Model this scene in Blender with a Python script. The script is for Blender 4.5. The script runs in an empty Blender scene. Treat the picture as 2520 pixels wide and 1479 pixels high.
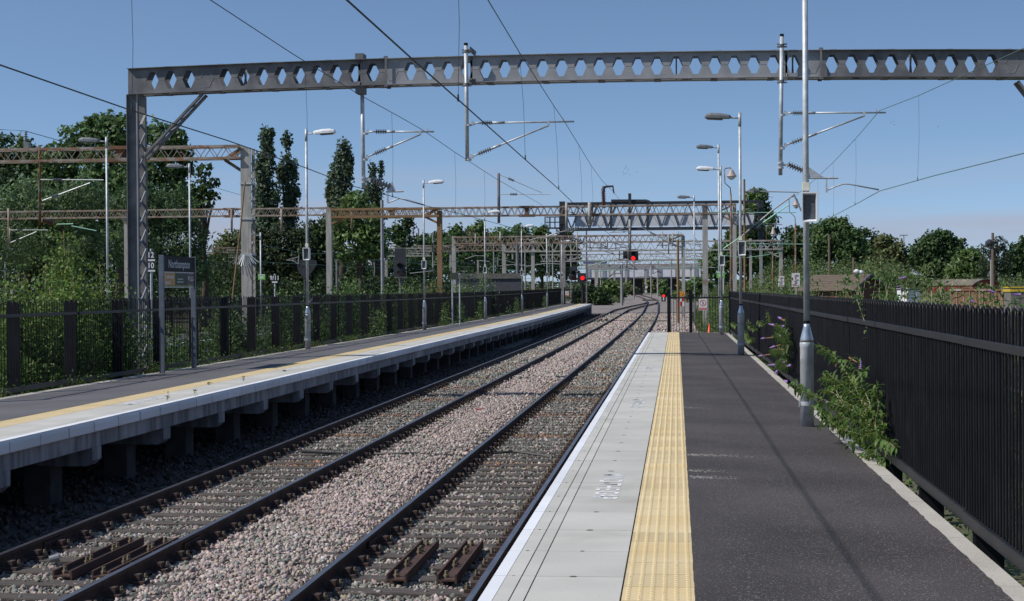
import bpy, math, random
import numpy as np
from mathutils import Vector, Matrix
S = bpy.context.scene
COL = S.collection
R = math.radians
rng = np.random.default_rng(7)
random.seed(7)
# ------------------------------------------------------------------ camera
EYE = 1.65
FPX = 4000.0                       # focal length in pixels of a 2520 wide picture
CY = Vector((.10125, .007625, 1)).normalized()       # world Y in camera (right, up, forward)
CZ = Vector((-.007, 1, -.00692)).normalized()
CX = CY.cross(CZ) * -1
if CX.x < 0: CX = -CX
RIGHT = Vector((CX.x, CY.x, CZ.x)); UP = Vector((CX.y, CY.y, CZ.y)); FWD = Vector((CX.z, CY.z, CZ.z))
cam = bpy.data.cameras.new('camera'); co = bpy.data.objects.new('camera', cam); COL.objects.link(co)
m = Matrix.Identity(4)
for i in range(3):
    m[i][0] = RIGHT[i]; m[i][1] = UP[i]; m[i][2] = -FWD[i]
m[2][3] = EYE
co.matrix_world = m
cam.sensor_width = 36; cam.lens = 36 * FPX / 2520; cam.clip_start = .1; cam.clip_end = 9000
S.camera = co
# ------------------------------------------------------------------ sky and sun
SUN = Vector((-.88, -.38, .98)).normalized()         # towards the sun
elev = math.asin(SUN.z); azim = math.atan2(SUN.x, SUN.y)
w = bpy.data.worlds.new('World'); S.world = w; w.use_nodes = True
nt = w.node_tree; N = nt.nodes; L = nt.links
for n in list(N): N.remove(n)
out = N.new('ShaderNodeOutputWorld'); bg = N.new('ShaderNodeBackground')
sky = N.new('ShaderNodeTexSky'); sky.sky_type = 'NISHITA'; sky.sun_disc = False
sky.sun_elevation = elev; sky.sun_rotation = azim; sky.air_density = 1.0; sky.dust_density = .2; sky.ozone_density = 3.0; sky.altitude = 50
tc = N.new('ShaderNodeTexCoord'); lift = N.new('ShaderNodeVectorMath'); lift.operation = 'MULTIPLY_ADD'; lift.inputs[1].default_value = (1, 1, 1.7); lift.inputs[2].default_value = (0, 0, .10)
L.new(tc.outputs['Generated'], lift.inputs[0]); L.new(lift.outputs[0], sky.inputs[0]); sep = N.new('ShaderNodeSeparateXYZ'); L.new(tc.outputs['Generated'], sep.inputs[0])
mp = N.new('ShaderNodeMapping'); mp.inputs['Scale'].default_value = (2.2, 2.2, 30.0); mp.inputs['Location'].default_value = (0.4, 0, 0.3); L.new(tc.outputs['Generated'], mp.inputs[0])
nz = N.new('ShaderNodeTexNoise'); nz.inputs['Scale'].default_value = 1.6; nz.inputs['Detail'].default_value = 5; nz.inputs['Roughness'].default_value = .55; L.new(mp.outputs[0], nz.inputs[0])
r1 = N.new('ShaderNodeMapRange'); r1.inputs[1].default_value = .30; r1.inputs[2].default_value = .60; L.new(nz.outputs[0], r1.inputs[0])
r2 = N.new('ShaderNodeMapRange'); r2.inputs[1].default_value = .032; r2.inputs[2].default_value = .088; r2.inputs[3].default_value = 1; r2.inputs[4].default_value = 0; L.new(sep.outputs[2], r2.inputs[0])
mu = N.new('ShaderNodeMath'); mu.operation = 'MULTIPLY'; L.new(r1.outputs[0], mu.inputs[0]); L.new(r2.outputs[0], mu.inputs[1])
mu2 = N.new('ShaderNodeMath'); mu2.operation = 'MULTIPLY'; L.new(mu.outputs[0], mu2.inputs[0]); mu2.inputs[1].default_value = .9
hs = N.new('ShaderNodeHueSaturation'); hs.inputs['Saturation'].default_value = 1.0; L.new(sky.outputs[0], hs.inputs['Color'])
tint = N.new('ShaderNodeMix'); tint.data_type = 'RGBA'; tint.blend_type = 'MULTIPLY'; tint.inputs[0].default_value = 1
tint.inputs[7].default_value = (.98, 1.0, .985, 1); L.new(hs.outputs[0], tint.inputs[6])
mx = N.new('ShaderNodeMix'); mx.data_type = 'RGBA'; L.new(mu2.outputs[0], mx.inputs[0]); L.new(tint.outputs[2], mx.inputs[6])
mx.inputs[7].default_value = (3.0, 3.2, 4.0, 1)
SKYCOL = mx
L.new(mx.outputs[2], bg.inputs[0]); bg.inputs[1].default_value = .135
L.new(bg.outputs[0], out.inputs[0])
sl = bpy.data.lights.new('sun', 'SUN'); so = bpy.data.objects.new('sun', sl); COL.objects.link(so)
sl.energy = 4.3; sl.angle = R(.53); sl.color = (1, .965, .90)
so.rotation_euler = (-SUN).to_track_quat('-Z', 'Y').to_euler(); so.location = (-60, -30, 80)
S.view_settings.view_transform = 'Standard'; S.view_settings.look = 'None'; S.view_settings.exposure = 0; S.view_settings.gamma = 1
S.render.engine = 'CYCLES'
S.cycles.max_bounces = 6; S.cycles.diffuse_bounces = 3; S.cycles.glossy_bounces = 3; S.cycles.transparent_max_bounces = 8
# ------------------------------------------------------------------ geometry of the view
def ray(px, py):
    return RIGHT * ((px - 1260) / FPX) + UP * (-(py - 739.5) / FPX) + FWD
def at(px, py, Y):
    d = ray(px, py); return Vector((0, 0, EYE)) + d * (Y / d.y)
def atz(px, py, z):
    d = ray(px, py); return Vector((0, 0, EYE)) + d * ((z - EYE) / d.z)
def atx(px, py, X):
    d = ray(px, py); return Vector((0, 0, EYE)) + d * (X / d.x)
def zg(Y):                                            # the line climbs gently in the distance
    if Y < 60: return 0.0
    if Y < 260: return 2.2e-5 * (Y - 60) ** 2
    return .88 + .002 * min(Y - 260, 200)
RAILZ = -.915
def lerp(tab, y):
    if y <= tab[0][0]: return tab[0][1]
    for (a, b), (c, d) in zip(tab, tab[1:]):
        if y <= c: return b + (d - b) * (y - a) / (c - a)
    return tab[-1][1]
T_NEAR = [(-10, -2.48), (126, -2.46), (155, -2.55), (200, -3.0), (234, -3.4), (255, -3.9), (300, -5.6), (420, -11)]
T_LEFT = [(-10, -5.87), (150, -5.92), (176, -6.0), (200, -4.95), (222, -3.55), (240, -3.5)]
def platL(Y): return lerp([(0, -7.42), (30, -7.5), (60, -7.68), (90, -7.75), (160, -8.15)], Y)
XF = 1 / 35.0                                          # crossfall of the asphalt
LA = lambda Y: platL(Y) - 1.18                         # where left asphalt starts
def zR(X): return -max(0, X - .09) * XF
def zL(X, Y): return -max(0, LA(Y) - X) * XF
# ------------------------------------------------------------------ object helpers
def setp(o, label=None, cat=None, group=None, kind=None):
    if label: o['label'] = label
    if cat: o['category'] = cat
    if group: o['group'] = group
    if kind: o['kind'] = kind
    return o
def thing(name, label, cat, loc=(0, 0, 0), group=None, rz=0):
    o = bpy.data.objects.new(name, None); COL.objects.link(o); o.location = loc; o.rotation_euler = (0, 0, rz)
    o.empty_display_size = .2
    return setp(o, label, cat, group)
def copy_tree(o, parent=None):
    c = o.copy(); COL.objects.link(c)
    if parent is not None:
        c.parent = parent
    for ch in o.children: copy_tree(ch, c)
    return c
class MB:
    def __init__(s): s.v = []; s.f = []; s.m = []; s.mi = 0
    def add(s, vs, fs):
        b = len(s.v); s.v.extend([tuple(v) for v in vs]); s.f.extend([tuple(b + i for i in f) for f in fs]); s.m.extend([s.mi] * len(fs)); return s
    def box(s, x0, x1, y0, y1, z0, z1):
        return s.add([(x0, y0, z0), (x1, y0, z0), (x1, y1, z0), (x0, y1, z0), (x0, y0, z1), (x1, y0, z1), (x1, y1, z1), (x0, y1, z1)],
                     [(0, 3, 2, 1), (4, 5, 6, 7), (0, 1, 5, 4), (1, 2, 6, 5), (2, 3, 7, 6), (3, 0, 4, 7)])
    def cbox(s, c, sx, sy, sz):
        return s.box(c[0] - sx / 2, c[0] + sx / 2, c[1] - sy / 2, c[1] + sy / 2, c[2] - sz / 2, c[2] + sz / 2)
    def bar(s, p, q, w, h=None, up=(0, 0, 1)):        # rectangular bar from p to q
        h = h or w; p = Vector(p); q = Vector(q); d = (q - p).normalized(); u = Vector(up)
        if abs(d.dot(u)) > .98: u = Vector((0, 1, 0)) if abs(d.y) < .9 else Vector((1, 0, 0))
        a = d.cross(u).normalized(); b = a.cross(d).normalized(); vs = []
        for c in (p, q):
            for i, j in ((-1, -1), (1, -1), (1, 1), (-1, 1)): vs.append(c + a * (i * w / 2) + b * (j * h / 2))
        return s.add(vs, [(0, 1, 2, 3), (7, 6, 5, 4), (0, 4, 5, 1), (1, 5, 6, 2), (2, 6, 7, 3), (3, 7, 4, 0)])
    def tube(s, pts, r, n=8, cap=True):
        pts = [Vector(p) for p in pts]; rs = r if isinstance(r, (list, tuple)) else [r] * len(pts)
        vs = []; fs = []; prev = None
        for i, p in enumerate(pts):
            d = (pts[min(i + 1, len(pts) - 1)] - pts[max(i - 1, 0)]).normalized()
            if prev is None:
                u = Vector((0, 0, 1)) if abs(d.z) < .9 else Vector((1, 0, 0))
                a = d.cross(u).normalized()
            else:
                a = (prev - d * prev.dot(d)).normalized()
            prev = a; b = d.cross(a)
            for k in range(n):
                t = 2 * math.pi * k / n; vs.append(p + (a * math.cos(t) + b * math.sin(t)) * rs[i])
        for i in range(len(pts) - 1):
            for k in range(n):
                k2 = (k + 1) % n; fs.append((i * n + k, i * n + k2, (i + 1) * n + k2, (i + 1) * n + k))
        if cap:
            fs.append(tuple(range(n - 1, -1, -1))); fs.append(tuple((len(pts) - 1) * n + k for k in range(n)))
        return s.add(vs, fs)
    def lathe(s, p, q, prof, n=12):                    # prof = [(t 0..1, radius)] along p-q
        p = Vector(p); q = Vector(q); pts = []; rs = []
        d = (q - p).normalized(); u = Vector((0, 0, 1)) if abs(d.z) < .9 else Vector((1, 0, 0))
        a = d.cross(u).normalized(); b = d.cross(a); vs = []; fs = []
        for t, r in prof:
            c = p.lerp(q, t)
            for k in range(n):
                g = 2 * math.pi * k / n; vs.append(c + (a * math.cos(g) + b * math.sin(g)) * r)
        for i in range(len(prof) - 1):
            for k in range(n):
                k2 = (k + 1) % n; fs.append((i * n + k, (i + 1) * n + k, (i + 1) * n + k2, i * n + k2))
        fs.append(tuple(range(n))); fs.append(tuple((len(prof) - 1) * n + k for k in range(n - 1, -1, -1)))
        return s.add(vs, fs)
    def sweep(s, prof, path, closed=True, cap=True):   # prof (dx, dz) swept along a mostly +Y path of (x,y,z)
        n = len(prof); vs = []; fs = []
        for i, p in enumerate(path):
            a = Vector(path[max(i - 1, 0)]); b = Vector(path[min(i + 1, len(path) - 1)]); d = (b - a); d.z = 0; d.normalize()
            x = Vector((d.y, -d.x, 0))
            for dx, dz in prof: vs.append(Vector(p) + x * dx + Vector((0, 0, dz)))
        for i in range(len(path) - 1):
            for k in range(n if closed else n - 1):
                k2 = (k + 1) % n; fs.append((i * n + k, i * n + k2, (i + 1) * n + k2, (i + 1) * n + k))
        if cap and closed:
            fs.append(tuple(range(n - 1, -1, -1))); fs.append(tuple((len(path) - 1) * n + k for k in range(n)))
        return s.add(vs, fs)
    def build(s, name, mat, parent=None, smooth=False, bevel=0):
        me = bpy.data.meshes.new(name)
        o0 = Vector((0, 0, 0)); M = None
        if parent is not None:
            g = parent; 
            M = g.matrix_basis.inverted()
            if g.parent is not None: M = Matrix.Identity(4)
        vs = s.v
        if parent is not None:
            root = parent
            while root.parent is not None: root = root.parent
            Mi = root.matrix_basis.inverted()
            vs = [tuple(Mi @ Vector(v)) for v in s.v]
        me.from_pydata(vs, [], s.f)
        mats = mat if isinstance(mat, (list, tuple)) else [mat]
        for q in mats: me.materials.append(q)
        if len(mats) > 1: me.polygons.foreach_set('material_index', s.m)
        if smooth: me.polygons.foreach_set('use_smooth', [True] * len(s.f))
        me.update()
        o = bpy.data.objects.new(name, me); COL.objects.link(o)
        if parent is not None: o.parent = parent
        if smooth == 'auto':
            pass
        if bevel:
            b = o.modifiers.new('bevel', 'BEVEL'); b.width = bevel; b.segments = 2; b.limit_method = 'ANGLE'
        return o
def fast_mesh(name, V, F, mat, parent=None, colors=None, smooth=False, origin=None):
    V = np.asarray(V, dtype=np.float32).copy(); F = np.asarray(F, dtype=np.int32)
    if parent is not None:
        root = parent
        while root.parent is not None: root = root.parent
        Mi = np.array(root.matrix_basis.inverted()); V = V @ Mi[:3, :3].T + Mi[:3, 3]
        V = V.astype(np.float32)
    me = bpy.data.meshes.new(name); k = F.shape[1]
    me.vertices.add(len(V)); me.vertices.foreach_set('co', V.ravel())
    me.loops.add(F.size); me.loops.foreach_set('vertex_index', F.ravel())
    me.polygons.add(len(F)); me.polygons.foreach_set('loop_start', np.arange(0, F.size, k, dtype=np.int32))
    me.polygons.foreach_set('loop_total', np.full(len(F), k, dtype=np.int32))
    if smooth: me.polygons.foreach_set('use_smooth', np.ones(len(F), dtype=bool))
    me.materials.append(mat); me.update(calc_edges=True)
    if colors is not None:
        a = me.color_attributes.new('col', 'FLOAT_COLOR', 'POINT')
        c = np.ones((len(V), 4), dtype=np.float32); c[:, :3] = colors; a.data.foreach_set('color', c.ravel())
    o = bpy.data.objects.new(name, me); COL.objects.link(o)
    if parent is not None: o.parent = parent
    return o
# ------------------------------------------------------------------ materials
MATS = {}
def pm(name, c1, c2=None, scale=4, rough=.7, metal=0, bump=0, bscale=None, c3=None, s3=30, t3=(.6, .7), stretch=None, detail=6, spec=.5, lo=.35, hi=.65):
    mt = bpy.data.materials.new(name); mt.use_nodes = True; nt = mt.node_tree; N = nt.nodes; L = nt.links
    b = N['Principled BSDF']; b.inputs['Roughness'].default_value = rough; b.inputs['Metallic'].default_value = metal
    b.inputs['Specular IOR Level'].default_value = spec
    tc = N.new('ShaderNodeTexCoord'); vec = tc.outputs['Object']
    if stretch:
        mp = N.new('ShaderNodeMapping'); mp.inputs['Scale'].default_value = stretch; L.new(vec, mp.inputs[0]); vec = mp.outputs[0]
    col = None
    if c2:
        nz = N.new('ShaderNodeTexNoise'); nz.inputs['Scale'].default_value = scale; nz.inputs['Detail'].default_value = detail; L.new(vec, nz.inputs[0])
        mr = N.new('ShaderNodeMapRange'); mr.inputs[1].default_value = lo; mr.inputs[2].default_value = hi; L.new(nz.outputs[0], mr.inputs[0])
        mx = N.new('ShaderNodeMix'); mx.data_type = 'RGBA'; L.new(mr.outputs[0], mx.inputs[0]); mx.inputs[6].default_value = (*c1, 1); mx.inputs[7].default_value = (*c2, 1)
        col = mx.outputs[2]
        if c3:
            n3 = N.new('ShaderNodeTexNoise'); n3.inputs['Scale'].default_value = s3; n3.inputs['Detail'].default_value = 3; L.new(tc.outputs['Object'], n3.inputs[0])
            m3 = N.new('ShaderNodeMapRange'); m3.inputs[1].default_value = t3[0]; m3.inputs[2].default_value = t3[1]; L.new(n3.outputs[0], m3.inputs[0])
            x3 = N.new('ShaderNodeMix'); x3.data_type = 'RGBA'; L.new(m3.outputs[0], x3.inputs[0]); L.new(col, x3.inputs[6]); x3.inputs[7].default_value = (*c3, 1)
            col = x3.outputs[2]
        L.new(col, b.inputs['Base Color'])
    else: b.inputs['Base Color'].default_value = (*c1, 1)
    if bump:
        nb = N.new('ShaderNodeTexNoise'); nb.inputs['Scale'].default_value = bscale or scale * 6; nb.inputs['Detail'].default_value = 5; L.new(tc.outputs['Object'], nb.inputs[0])
        bp = N.new('ShaderNodeBump'); bp.inputs['Strength'].default_value = 1; bp.inputs['Distance'].default_value = bump; L.new(nb.outputs[0], bp.inputs['Height']); L.new(bp.outputs[0], b.inputs['Normal'])
    MATS[name] = mt; return mt
def attr_mat(name, rough=.8, trans=0, gloss=0, var=0, vscale=8):
    mt = bpy.data.materials.new(name); mt.use_nodes = True; nt = mt.node_tree; N = nt.nodes; L = nt.links
    b = N['Principled BSDF']; b.inputs['Roughness'].default_value = rough; b.inputs['Specular IOR Level'].default_value = gloss
    a = N.new('ShaderNodeAttribute'); a.attribute_name = 'col'; src = a.outputs[0]
    if var:
        tc = N.new('ShaderNodeTexCoord'); nz = N.new('ShaderNodeTexNoise'); nz.inputs['Scale'].default_value = vscale; nz.inputs['Detail'].default_value = 4; L.new(tc.outputs['Object'], nz.inputs[0])
        mr = N.new('ShaderNodeMapRange'); mr.inputs[1].default_value = .3; mr.inputs[2].default_value = .7; mr.inputs[3].default_value = 1 - var; mr.inputs[4].default_value = 1 + var; L.new(nz.outputs[0], mr.inputs[0])
        mm = N.new('ShaderNodeVectorMath'); mm.operation = 'SCALE'; L.new(src, mm.inputs[0]); L.new(mr.outputs[0], mm.inputs['Scale']); src = mm.outputs[0]
    L.new(src, b.inputs['Base Color'])
    if trans:
        t = N.new('ShaderNodeBsdfTranslucent'); L.new(src, t.inputs[0]); mx = N.new('ShaderNodeMixShader'); mx.inputs[0].default_value = trans
        L.new(b.outputs[0], mx.inputs[1]); L.new(t.outputs[0], mx.inputs[2]); L.new(mx.outputs[0], N['Material Output'].inputs[0])
    return mt
def emit(name, c, s):
    mt = bpy.data.materials.new(name); mt.use_nodes = True; b = mt.node_tree.nodes['Principled BSDF']
    b.inputs['Base Color'].default_value = (*c, 1); b.inputs['Emission Color'].default_value = (*c, 1); b.inputs['Emission Strength'].default_value = s; return mt
def slab_mat(name, c1, c2, stain, rough=.8, spk=None, spd=.66, bump=.0):
    """concrete whose colour also varies per slab through the 'col' attribute"""
    mt = pm(name, c1, c2, 1.5, rough, 0, bump, 60, c3=stain, s3=.9, t3=(.58, .8))
    nt = mt.node_tree; N = nt.nodes; L = nt.links; b = N['Principled BSDF']; src = b.inputs['Base Color'].links[0].from_socket
    if spk:
        tc = N.new('ShaderNodeTexCoord'); n = N.new('ShaderNodeTexNoise'); n.inputs['Scale'].default_value = 70; n.inputs['Detail'].default_value = 2; L.new(tc.outputs['Object'], n.inputs[0])
        r = N.new('ShaderNodeMapRange'); r.inputs[1].default_value = spd; r.inputs[2].default_value = spd + .04; L.new(n.outputs[0], r.inputs[0])
        x = N.new('ShaderNodeMix'); x.data_type = 'RGBA'; L.new(r.outputs[0], x.inputs[0]); L.new(src, x.inputs[6]); x.inputs[7].default_value = (*spk, 1); src = x.outputs[2]
    a = N.new('ShaderNodeAttribute'); a.attribute_name = 'col'
    m = N.new('ShaderNodeMix'); m.data_type = 'RGBA'; m.blend_type = 'MULTIPLY'; m.inputs[0].default_value = 1; L.new(src, m.inputs[6]); L.new(a.outputs[0], m.inputs[7])
    L.new(m.outputs[2], b.inputs['Base Color']); return mt
def colour_faces(o, fn):
    me = o.data; a = me.color_attributes.new('col', 'FLOAT_COLOR', 'CORNER'); c = np.ones((len(me.loops), 4), dtype=np.float32)
    for p in me.polygons:
        k = fn(p)
        for li in p.loop_indices: c[li, :3] = k
    a.data.foreach_set('color', c.ravel())
galv = pm('galvanised', (.42, .44, .46), (.56, .58, .60), 9, .48, .25, .0015, 40, c3=(.28, .30, .31), s3=3, t3=(.5, .7))
galvd = pm('weathered_galvanised', (.105, .105, .112), (.205, .20, .205), 2.2, .65, .1, .002, 20, c3=(.12, .12, .13), s3=1.5, t3=(.5, .72))
galvl = pm('clean_galvanised', (.25, .25, .26), (.32, .32, .33), 3, .55, .1, .001, 20)
black = pm('black_paint', (.005, .005, .007), (.010, .010, .012), 3, .45, 0, .0006, 50, c3=(.02, .02, .02), s3=1.2, t3=(.62, .8), spec=.2)
blackrail = pm('black_flat_paint', (.012, .012, .014), (.021, .020, .021), 2, .45, 0, .0006, 40, spec=.4)
darkpost = pm('grey_blue_paint', (.10, .12, .15), (.14, .16, .19), 4, .45, .2)
steel = pm('dark_steel', (.045, .047, .055), (.07, .07, .08), 4, .5, .3)
rust = pm('rusty_steel', (.22, .085, .035), (.10, .075, .055), 5, .85, 0, .003, 25, c3=(.30, .28, .25), s3=1.8, t3=(.5, .66))
rustl = pm('rust_stained_grey_steel', (.34, .31, .27), (.20, .13, .085), 2.2, .8, 0, .002, 25, c3=(.28, .10, .04), s3=5, t3=(.56, .68))
olive = pm('weathered_grey_steel', (.30, .29, .26), (.40, .38, .35), 2.2, .75, .1, .002, 25, c3=(.25, .13, .07), s3=2, t3=(.6, .74))
brown = pm('brown_steel', (.20, .115, .05), (.27, .16, .075), 2, .75, 0, .002, 20, c3=(.13, .07, .04), s3=4, t3=(.58, .7))
conc = pm('post_concrete', (.40, .38, .35), (.30, .285, .26), 2, .9, 0, .003, 30, c3=(.20, .13, .09), s3=1.1, t3=(.62, .8), stretch=(3, 3, .5))
patina = pm('copper_patina', (.22, .42, .33), (.30, .50, .40), 8, .6, .3)
wirem = pm('dark_wire', (.035, .04, .04), (.05, .06, .055), 8, .5, .5)
porc = pm('brown_porcelain', (.09, .035, .02), (.13, .05, .03), 6, .25)
porcg = pm('grey_porcelain', (.16, .17, .18), (.22, .22, .23), 6, .35)
white = pm('white_plastic', (.78, .79, .80), (.70, .71, .72), 6, .35)
headw = pm('white_lamp_housing', (.80, .80, .82), (.70, .71, .73), 3, .3)
headg = pm('shaded_lamp_housing', (.13, .14, .15), (.19, .20, .21), 3, .4)  # darker copy of the housing, shaded side painted into its grey
glass = pm('lamp_glass', (.10, .11, .12), (.14, .15, .16), 3, .12)
spk = pm('speaker_grille', (.07, .075, .085), (.10, .105, .115), 40, .5)
cream = pm('cream_plastic', (.62, .60, .50), (.55, .53, .45), 6, .5)
# ------------------------------------------------------------------ ground
def grid(xs, ys, zf):
    V = np.array([(x, y, zf(x, y)) for y in ys for x in xs], dtype=np.float32); nx = len(xs)
    F = np.array([(j * nx + i, j * nx + i + 1, (j + 1) * nx + i + 1, (j + 1) * nx + i) for j in range(len(ys) - 1) for i in range(nx - 1)], dtype=np.int32)
    return V, F
grass_m = pm('rough_ground', (.075, .095, .035), (.13, .12, .06), .35, .95, 0, .05, 3, c3=(.17, .14, .10), s3=.12, t3=(.52, .66))
def bank(X, Y):                                        # the scrubby bank east of the sidings
    b = 0
    if X > 14: b = min(1, (X - 14) / 14.0)
    b = b * b * (3 - 2 * b)
    return b * 2.6 * min(1, max(0, (Y - 95) / 60))
xs = sorted(set([-3000, -1500, -700, -300, -150, -80] + list(range(-60, 91, 3)) + [120, 200, 400, 900, 1500, 3000]))
ys = sorted(set([-300, -60] + list(range(-20, 420, 10)) + [480, 600, 900, 1500, 2600, 5000]))
V, F = grid(xs, ys, lambda x, y: -1.22 + zg(y) + bank(x, y))
o = fast_mesh('ground', V, F, grass_m, smooth=True); setp(o, kind='structure')
bal_m = pm('ballast_ground', (.30, .25, .235), (.22, .20, .185), 9, .95, 0, .04, 22, c3=(.12, .10, .09), s3=26, t3=(.52, .62))
def bx0(Y): return -11 if Y < 157 else (-11.5 if Y < 215 else max(-26, -11.5 - (Y - 215) * .5))
def bx1(Y): return -.9 if Y < 60.9 else (1.7 if Y < 160 else min(3.0, 1.7 + (Y - 160) * .02))
V = []; F = []
ysb = [-6, 0, 6, 12, 20, 30, 45, 60, 60.85, 60.95, 75, 90, 110, 130, 156.9, 157.1, 175, 200, 225, 250, 280, 320, 380, 430]
for j, y in enumerate(ysb):
    a, b = bx0(y), bx1(y)
    for i in range(13):
        x = a + (b - a) * i / 12; V.append((x, y, -1.12 + zg(y)))
F = [(j * 13 + i, j * 13 + i + 1, (j + 1) * 13 + i + 1, (j + 1) * 13 + i) for j in range(len(ysb) - 1) for i in range(12)]
bald_m = pm('dark_ballast_bed', (.10, .085, .078), (.06, .052, .048), 9, .95, 0, .03, 22)  # near bed, darker than the far one, seen between the stones
V = np.array(V); ns = ysb.index(75); o = fast_mesh('track_bed', V[:13 * (ns + 1)], [f for f in F if max(f) < 13 * (ns + 1)], bald_m, smooth=True); setp(o, kind='structure')
F = [tuple(i - 13 * ns for i in f) for f in F if min(f) >= 13 * ns]; o = fast_mesh('track_bed', V[13 * ns:], F, bal_m, smooth=True); setp(o, kind='structure')
# ------------------------------------------------------------------ ballast stones
def ico():
    t = (1 + 5 ** .5) / 2
    v = np.array([(-1, t, 0), (1, t, 0), (-1, -t, 0), (1, -t, 0), (0, -1, t), (0, 1, t), (0, -1, -t), (0, 1, -t), (t, 0, -1), (t, 0, 1), (-t, 0, -1), (-t, 0, 1)]) / math.sqrt(1 + t * t)
    f = np.array([(0, 11, 5), (0, 5, 1), (0, 1, 7), (0, 7, 10), (0, 10, 11), (1, 5, 9), (5, 11, 4), (11, 10, 2), (10, 7, 6), (7, 1, 8), (3, 9, 4), (3, 4, 2), (3, 2, 6), (3, 6, 8), (3, 8, 9), (4, 9, 5), (2, 4, 11), (6, 2, 10), (8, 6, 7), (9, 8, 1)])
    return v, f
def octa():
    return np.array([(1, 0, 0), (-1, 0, 0), (0, 1, 0), (0, -1, 0), (0, 0, 1), (0, 0, -1.)]), np.array([(0, 2, 4), (2, 1, 4), (1, 3, 4), (3, 0, 4), (2, 0, 5), (1, 2, 5), (3, 1, 5), (0, 3, 5)])
def rotmats(n):
    q = rng.normal(size=(n, 4)); q /= np.linalg.norm(q, axis=1)[:, None]; w_, x, y, z = q.T
    return np.stack([1 - 2 * (y * y + z * z), 2 * (x * y - z * w_), 2 * (x * z + y * w_), 2 * (x * y + z * w_), 1 - 2 * (x * x + z * z), 2 * (y * z - x * w_), 2 * (x * z - y * w_), 2 * (y * z + x * w_), 1 - 2 * (x * x + y * y)], 1).reshape(n, 3, 3)
def stones(P, size, base, cols):
    bv, bf = base; n = len(P); nv = len(bv)
    v = bv[None] * rng.uniform(.45, 1.35, (n, nv, 1)) * rng.uniform(.45, 1.4, (n, 1, 3))
    v = np.einsum('nij,nkj->nki', rotmats(n), v) * size[:, None, None] + P[:, None, :]
    F = (bf[None] + (np.arange(n) * nv)[:, None, None]).reshape(-1, 3)
    return v.reshape(-1, 3), F, np.repeat(cols, nv, 0)
SLP = .66
def is_sleeper(x, y):
    out = np.zeros(len(x), bool)
    for cx, ph in ((-2.47, 0.0), (-5.88, .2)):
        u = ((y - ph) / SLP) % 1.0; u = np.minimum(u, 1 - u) * SLP
        out |= (u < .10) & (np.abs(x - cx) < 1.33) & (y < 62)
    return out
def region(n, x0, x1, y0, y1, smin, smax, base):
    x = rng.uniform(x0, x1, n); y = y0 + (y1 - y0) * rng.random(n)
    sl = is_sleeper(x, y)
    cov = np.where(y < 22, .93, np.where(y < 30, .80, .45)); keep = ~(sl & (rng.random(n) < cov)); x = x[keep]; y = y[keep]; sl = sl[keep]; n = len(x)
    d = np.minimum(np.abs(x + 2.47), np.abs(x + 5.88))
    mid = np.abs(x + 4.17)                             # the space between the tracks is heaped and pinker
    heap = np.clip(1 - mid / .95, 0, 1) * .045
    z = np.array([zg(t) for t in y]) - 1.115 + heap - np.where((d < .66) & (y < 27), .014, 0) - np.where((d > .85) & (d < 1.35) & (mid > .9) & (y < 40), .012, 0) + rng.uniform(-.012, .035, n) + np.where(sl, .035, 0)
    rail = np.minimum(np.abs(d - .7675), 9); keep = rail > .075; 
    x, y, z, d, mid = x[keep], y[keep], z[keep], d[keep], mid[keep]; n = len(x)
    size = rng.uniform(smin, smax, n)
    pink = np.array((.45, .355, .325)); grey = np.array((.24, .245, .215)); tan = np.array((.37, .31, .24)); pale = np.array((.52, .46, .43))
    pf = np.where(d < .9, .36, .80) - np.clip((y - 18) / 60, 0, .15) * (d < .9)
    u = rng.random(n)
    cn = np.sin(x * 1.7 + y * .9) * np.sin(y * .37 + 2 * x) ; pf = pf + .22 * cn
    c = np.where((u < pf)[:, None], pink, grey)
    c = np.where((rng.random(n) < .13)[:, None], pale, c); c = np.where((rng.random(n) < .10)[:, None], tan, c)
    c = c * np.where(x < -6.62, .24, 1)[:, None]  # opposite platform's cast shadow painted into the stone colour
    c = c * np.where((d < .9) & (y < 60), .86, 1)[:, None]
    c = c * rng.uniform(.55, 1.2, (n, 1)) * rng.uniform(.95, 1.05, (n, 3))
    rustz = ((d < .9) & (y > 22) & (np.sin(y * 1.31) > .93))
    c = np.where(rustz[:, None], c * np.array((1.0, .66, .5)), c)
    return stones(np.stack([x, y, z], 1), size, base, c)
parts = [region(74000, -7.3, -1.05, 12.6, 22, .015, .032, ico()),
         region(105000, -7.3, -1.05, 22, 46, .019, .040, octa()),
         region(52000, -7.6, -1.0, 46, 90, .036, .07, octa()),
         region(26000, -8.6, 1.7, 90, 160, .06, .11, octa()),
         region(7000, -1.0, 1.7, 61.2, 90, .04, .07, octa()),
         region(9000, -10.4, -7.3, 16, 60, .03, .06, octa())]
Vs, Fs, Cs, off = [], [], [], 0
for v, f, c in parts: Vs.append(v); Fs.append(f + off); Cs.append(c); off += len(v)
ball_m = attr_mat('ballast_stone', .9, 0, .25)
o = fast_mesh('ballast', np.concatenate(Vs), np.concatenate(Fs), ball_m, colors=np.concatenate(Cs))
setp(o, 'pink and grey crushed stone ballast between and around the rails', 'ballast', kind='stuff')
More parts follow.
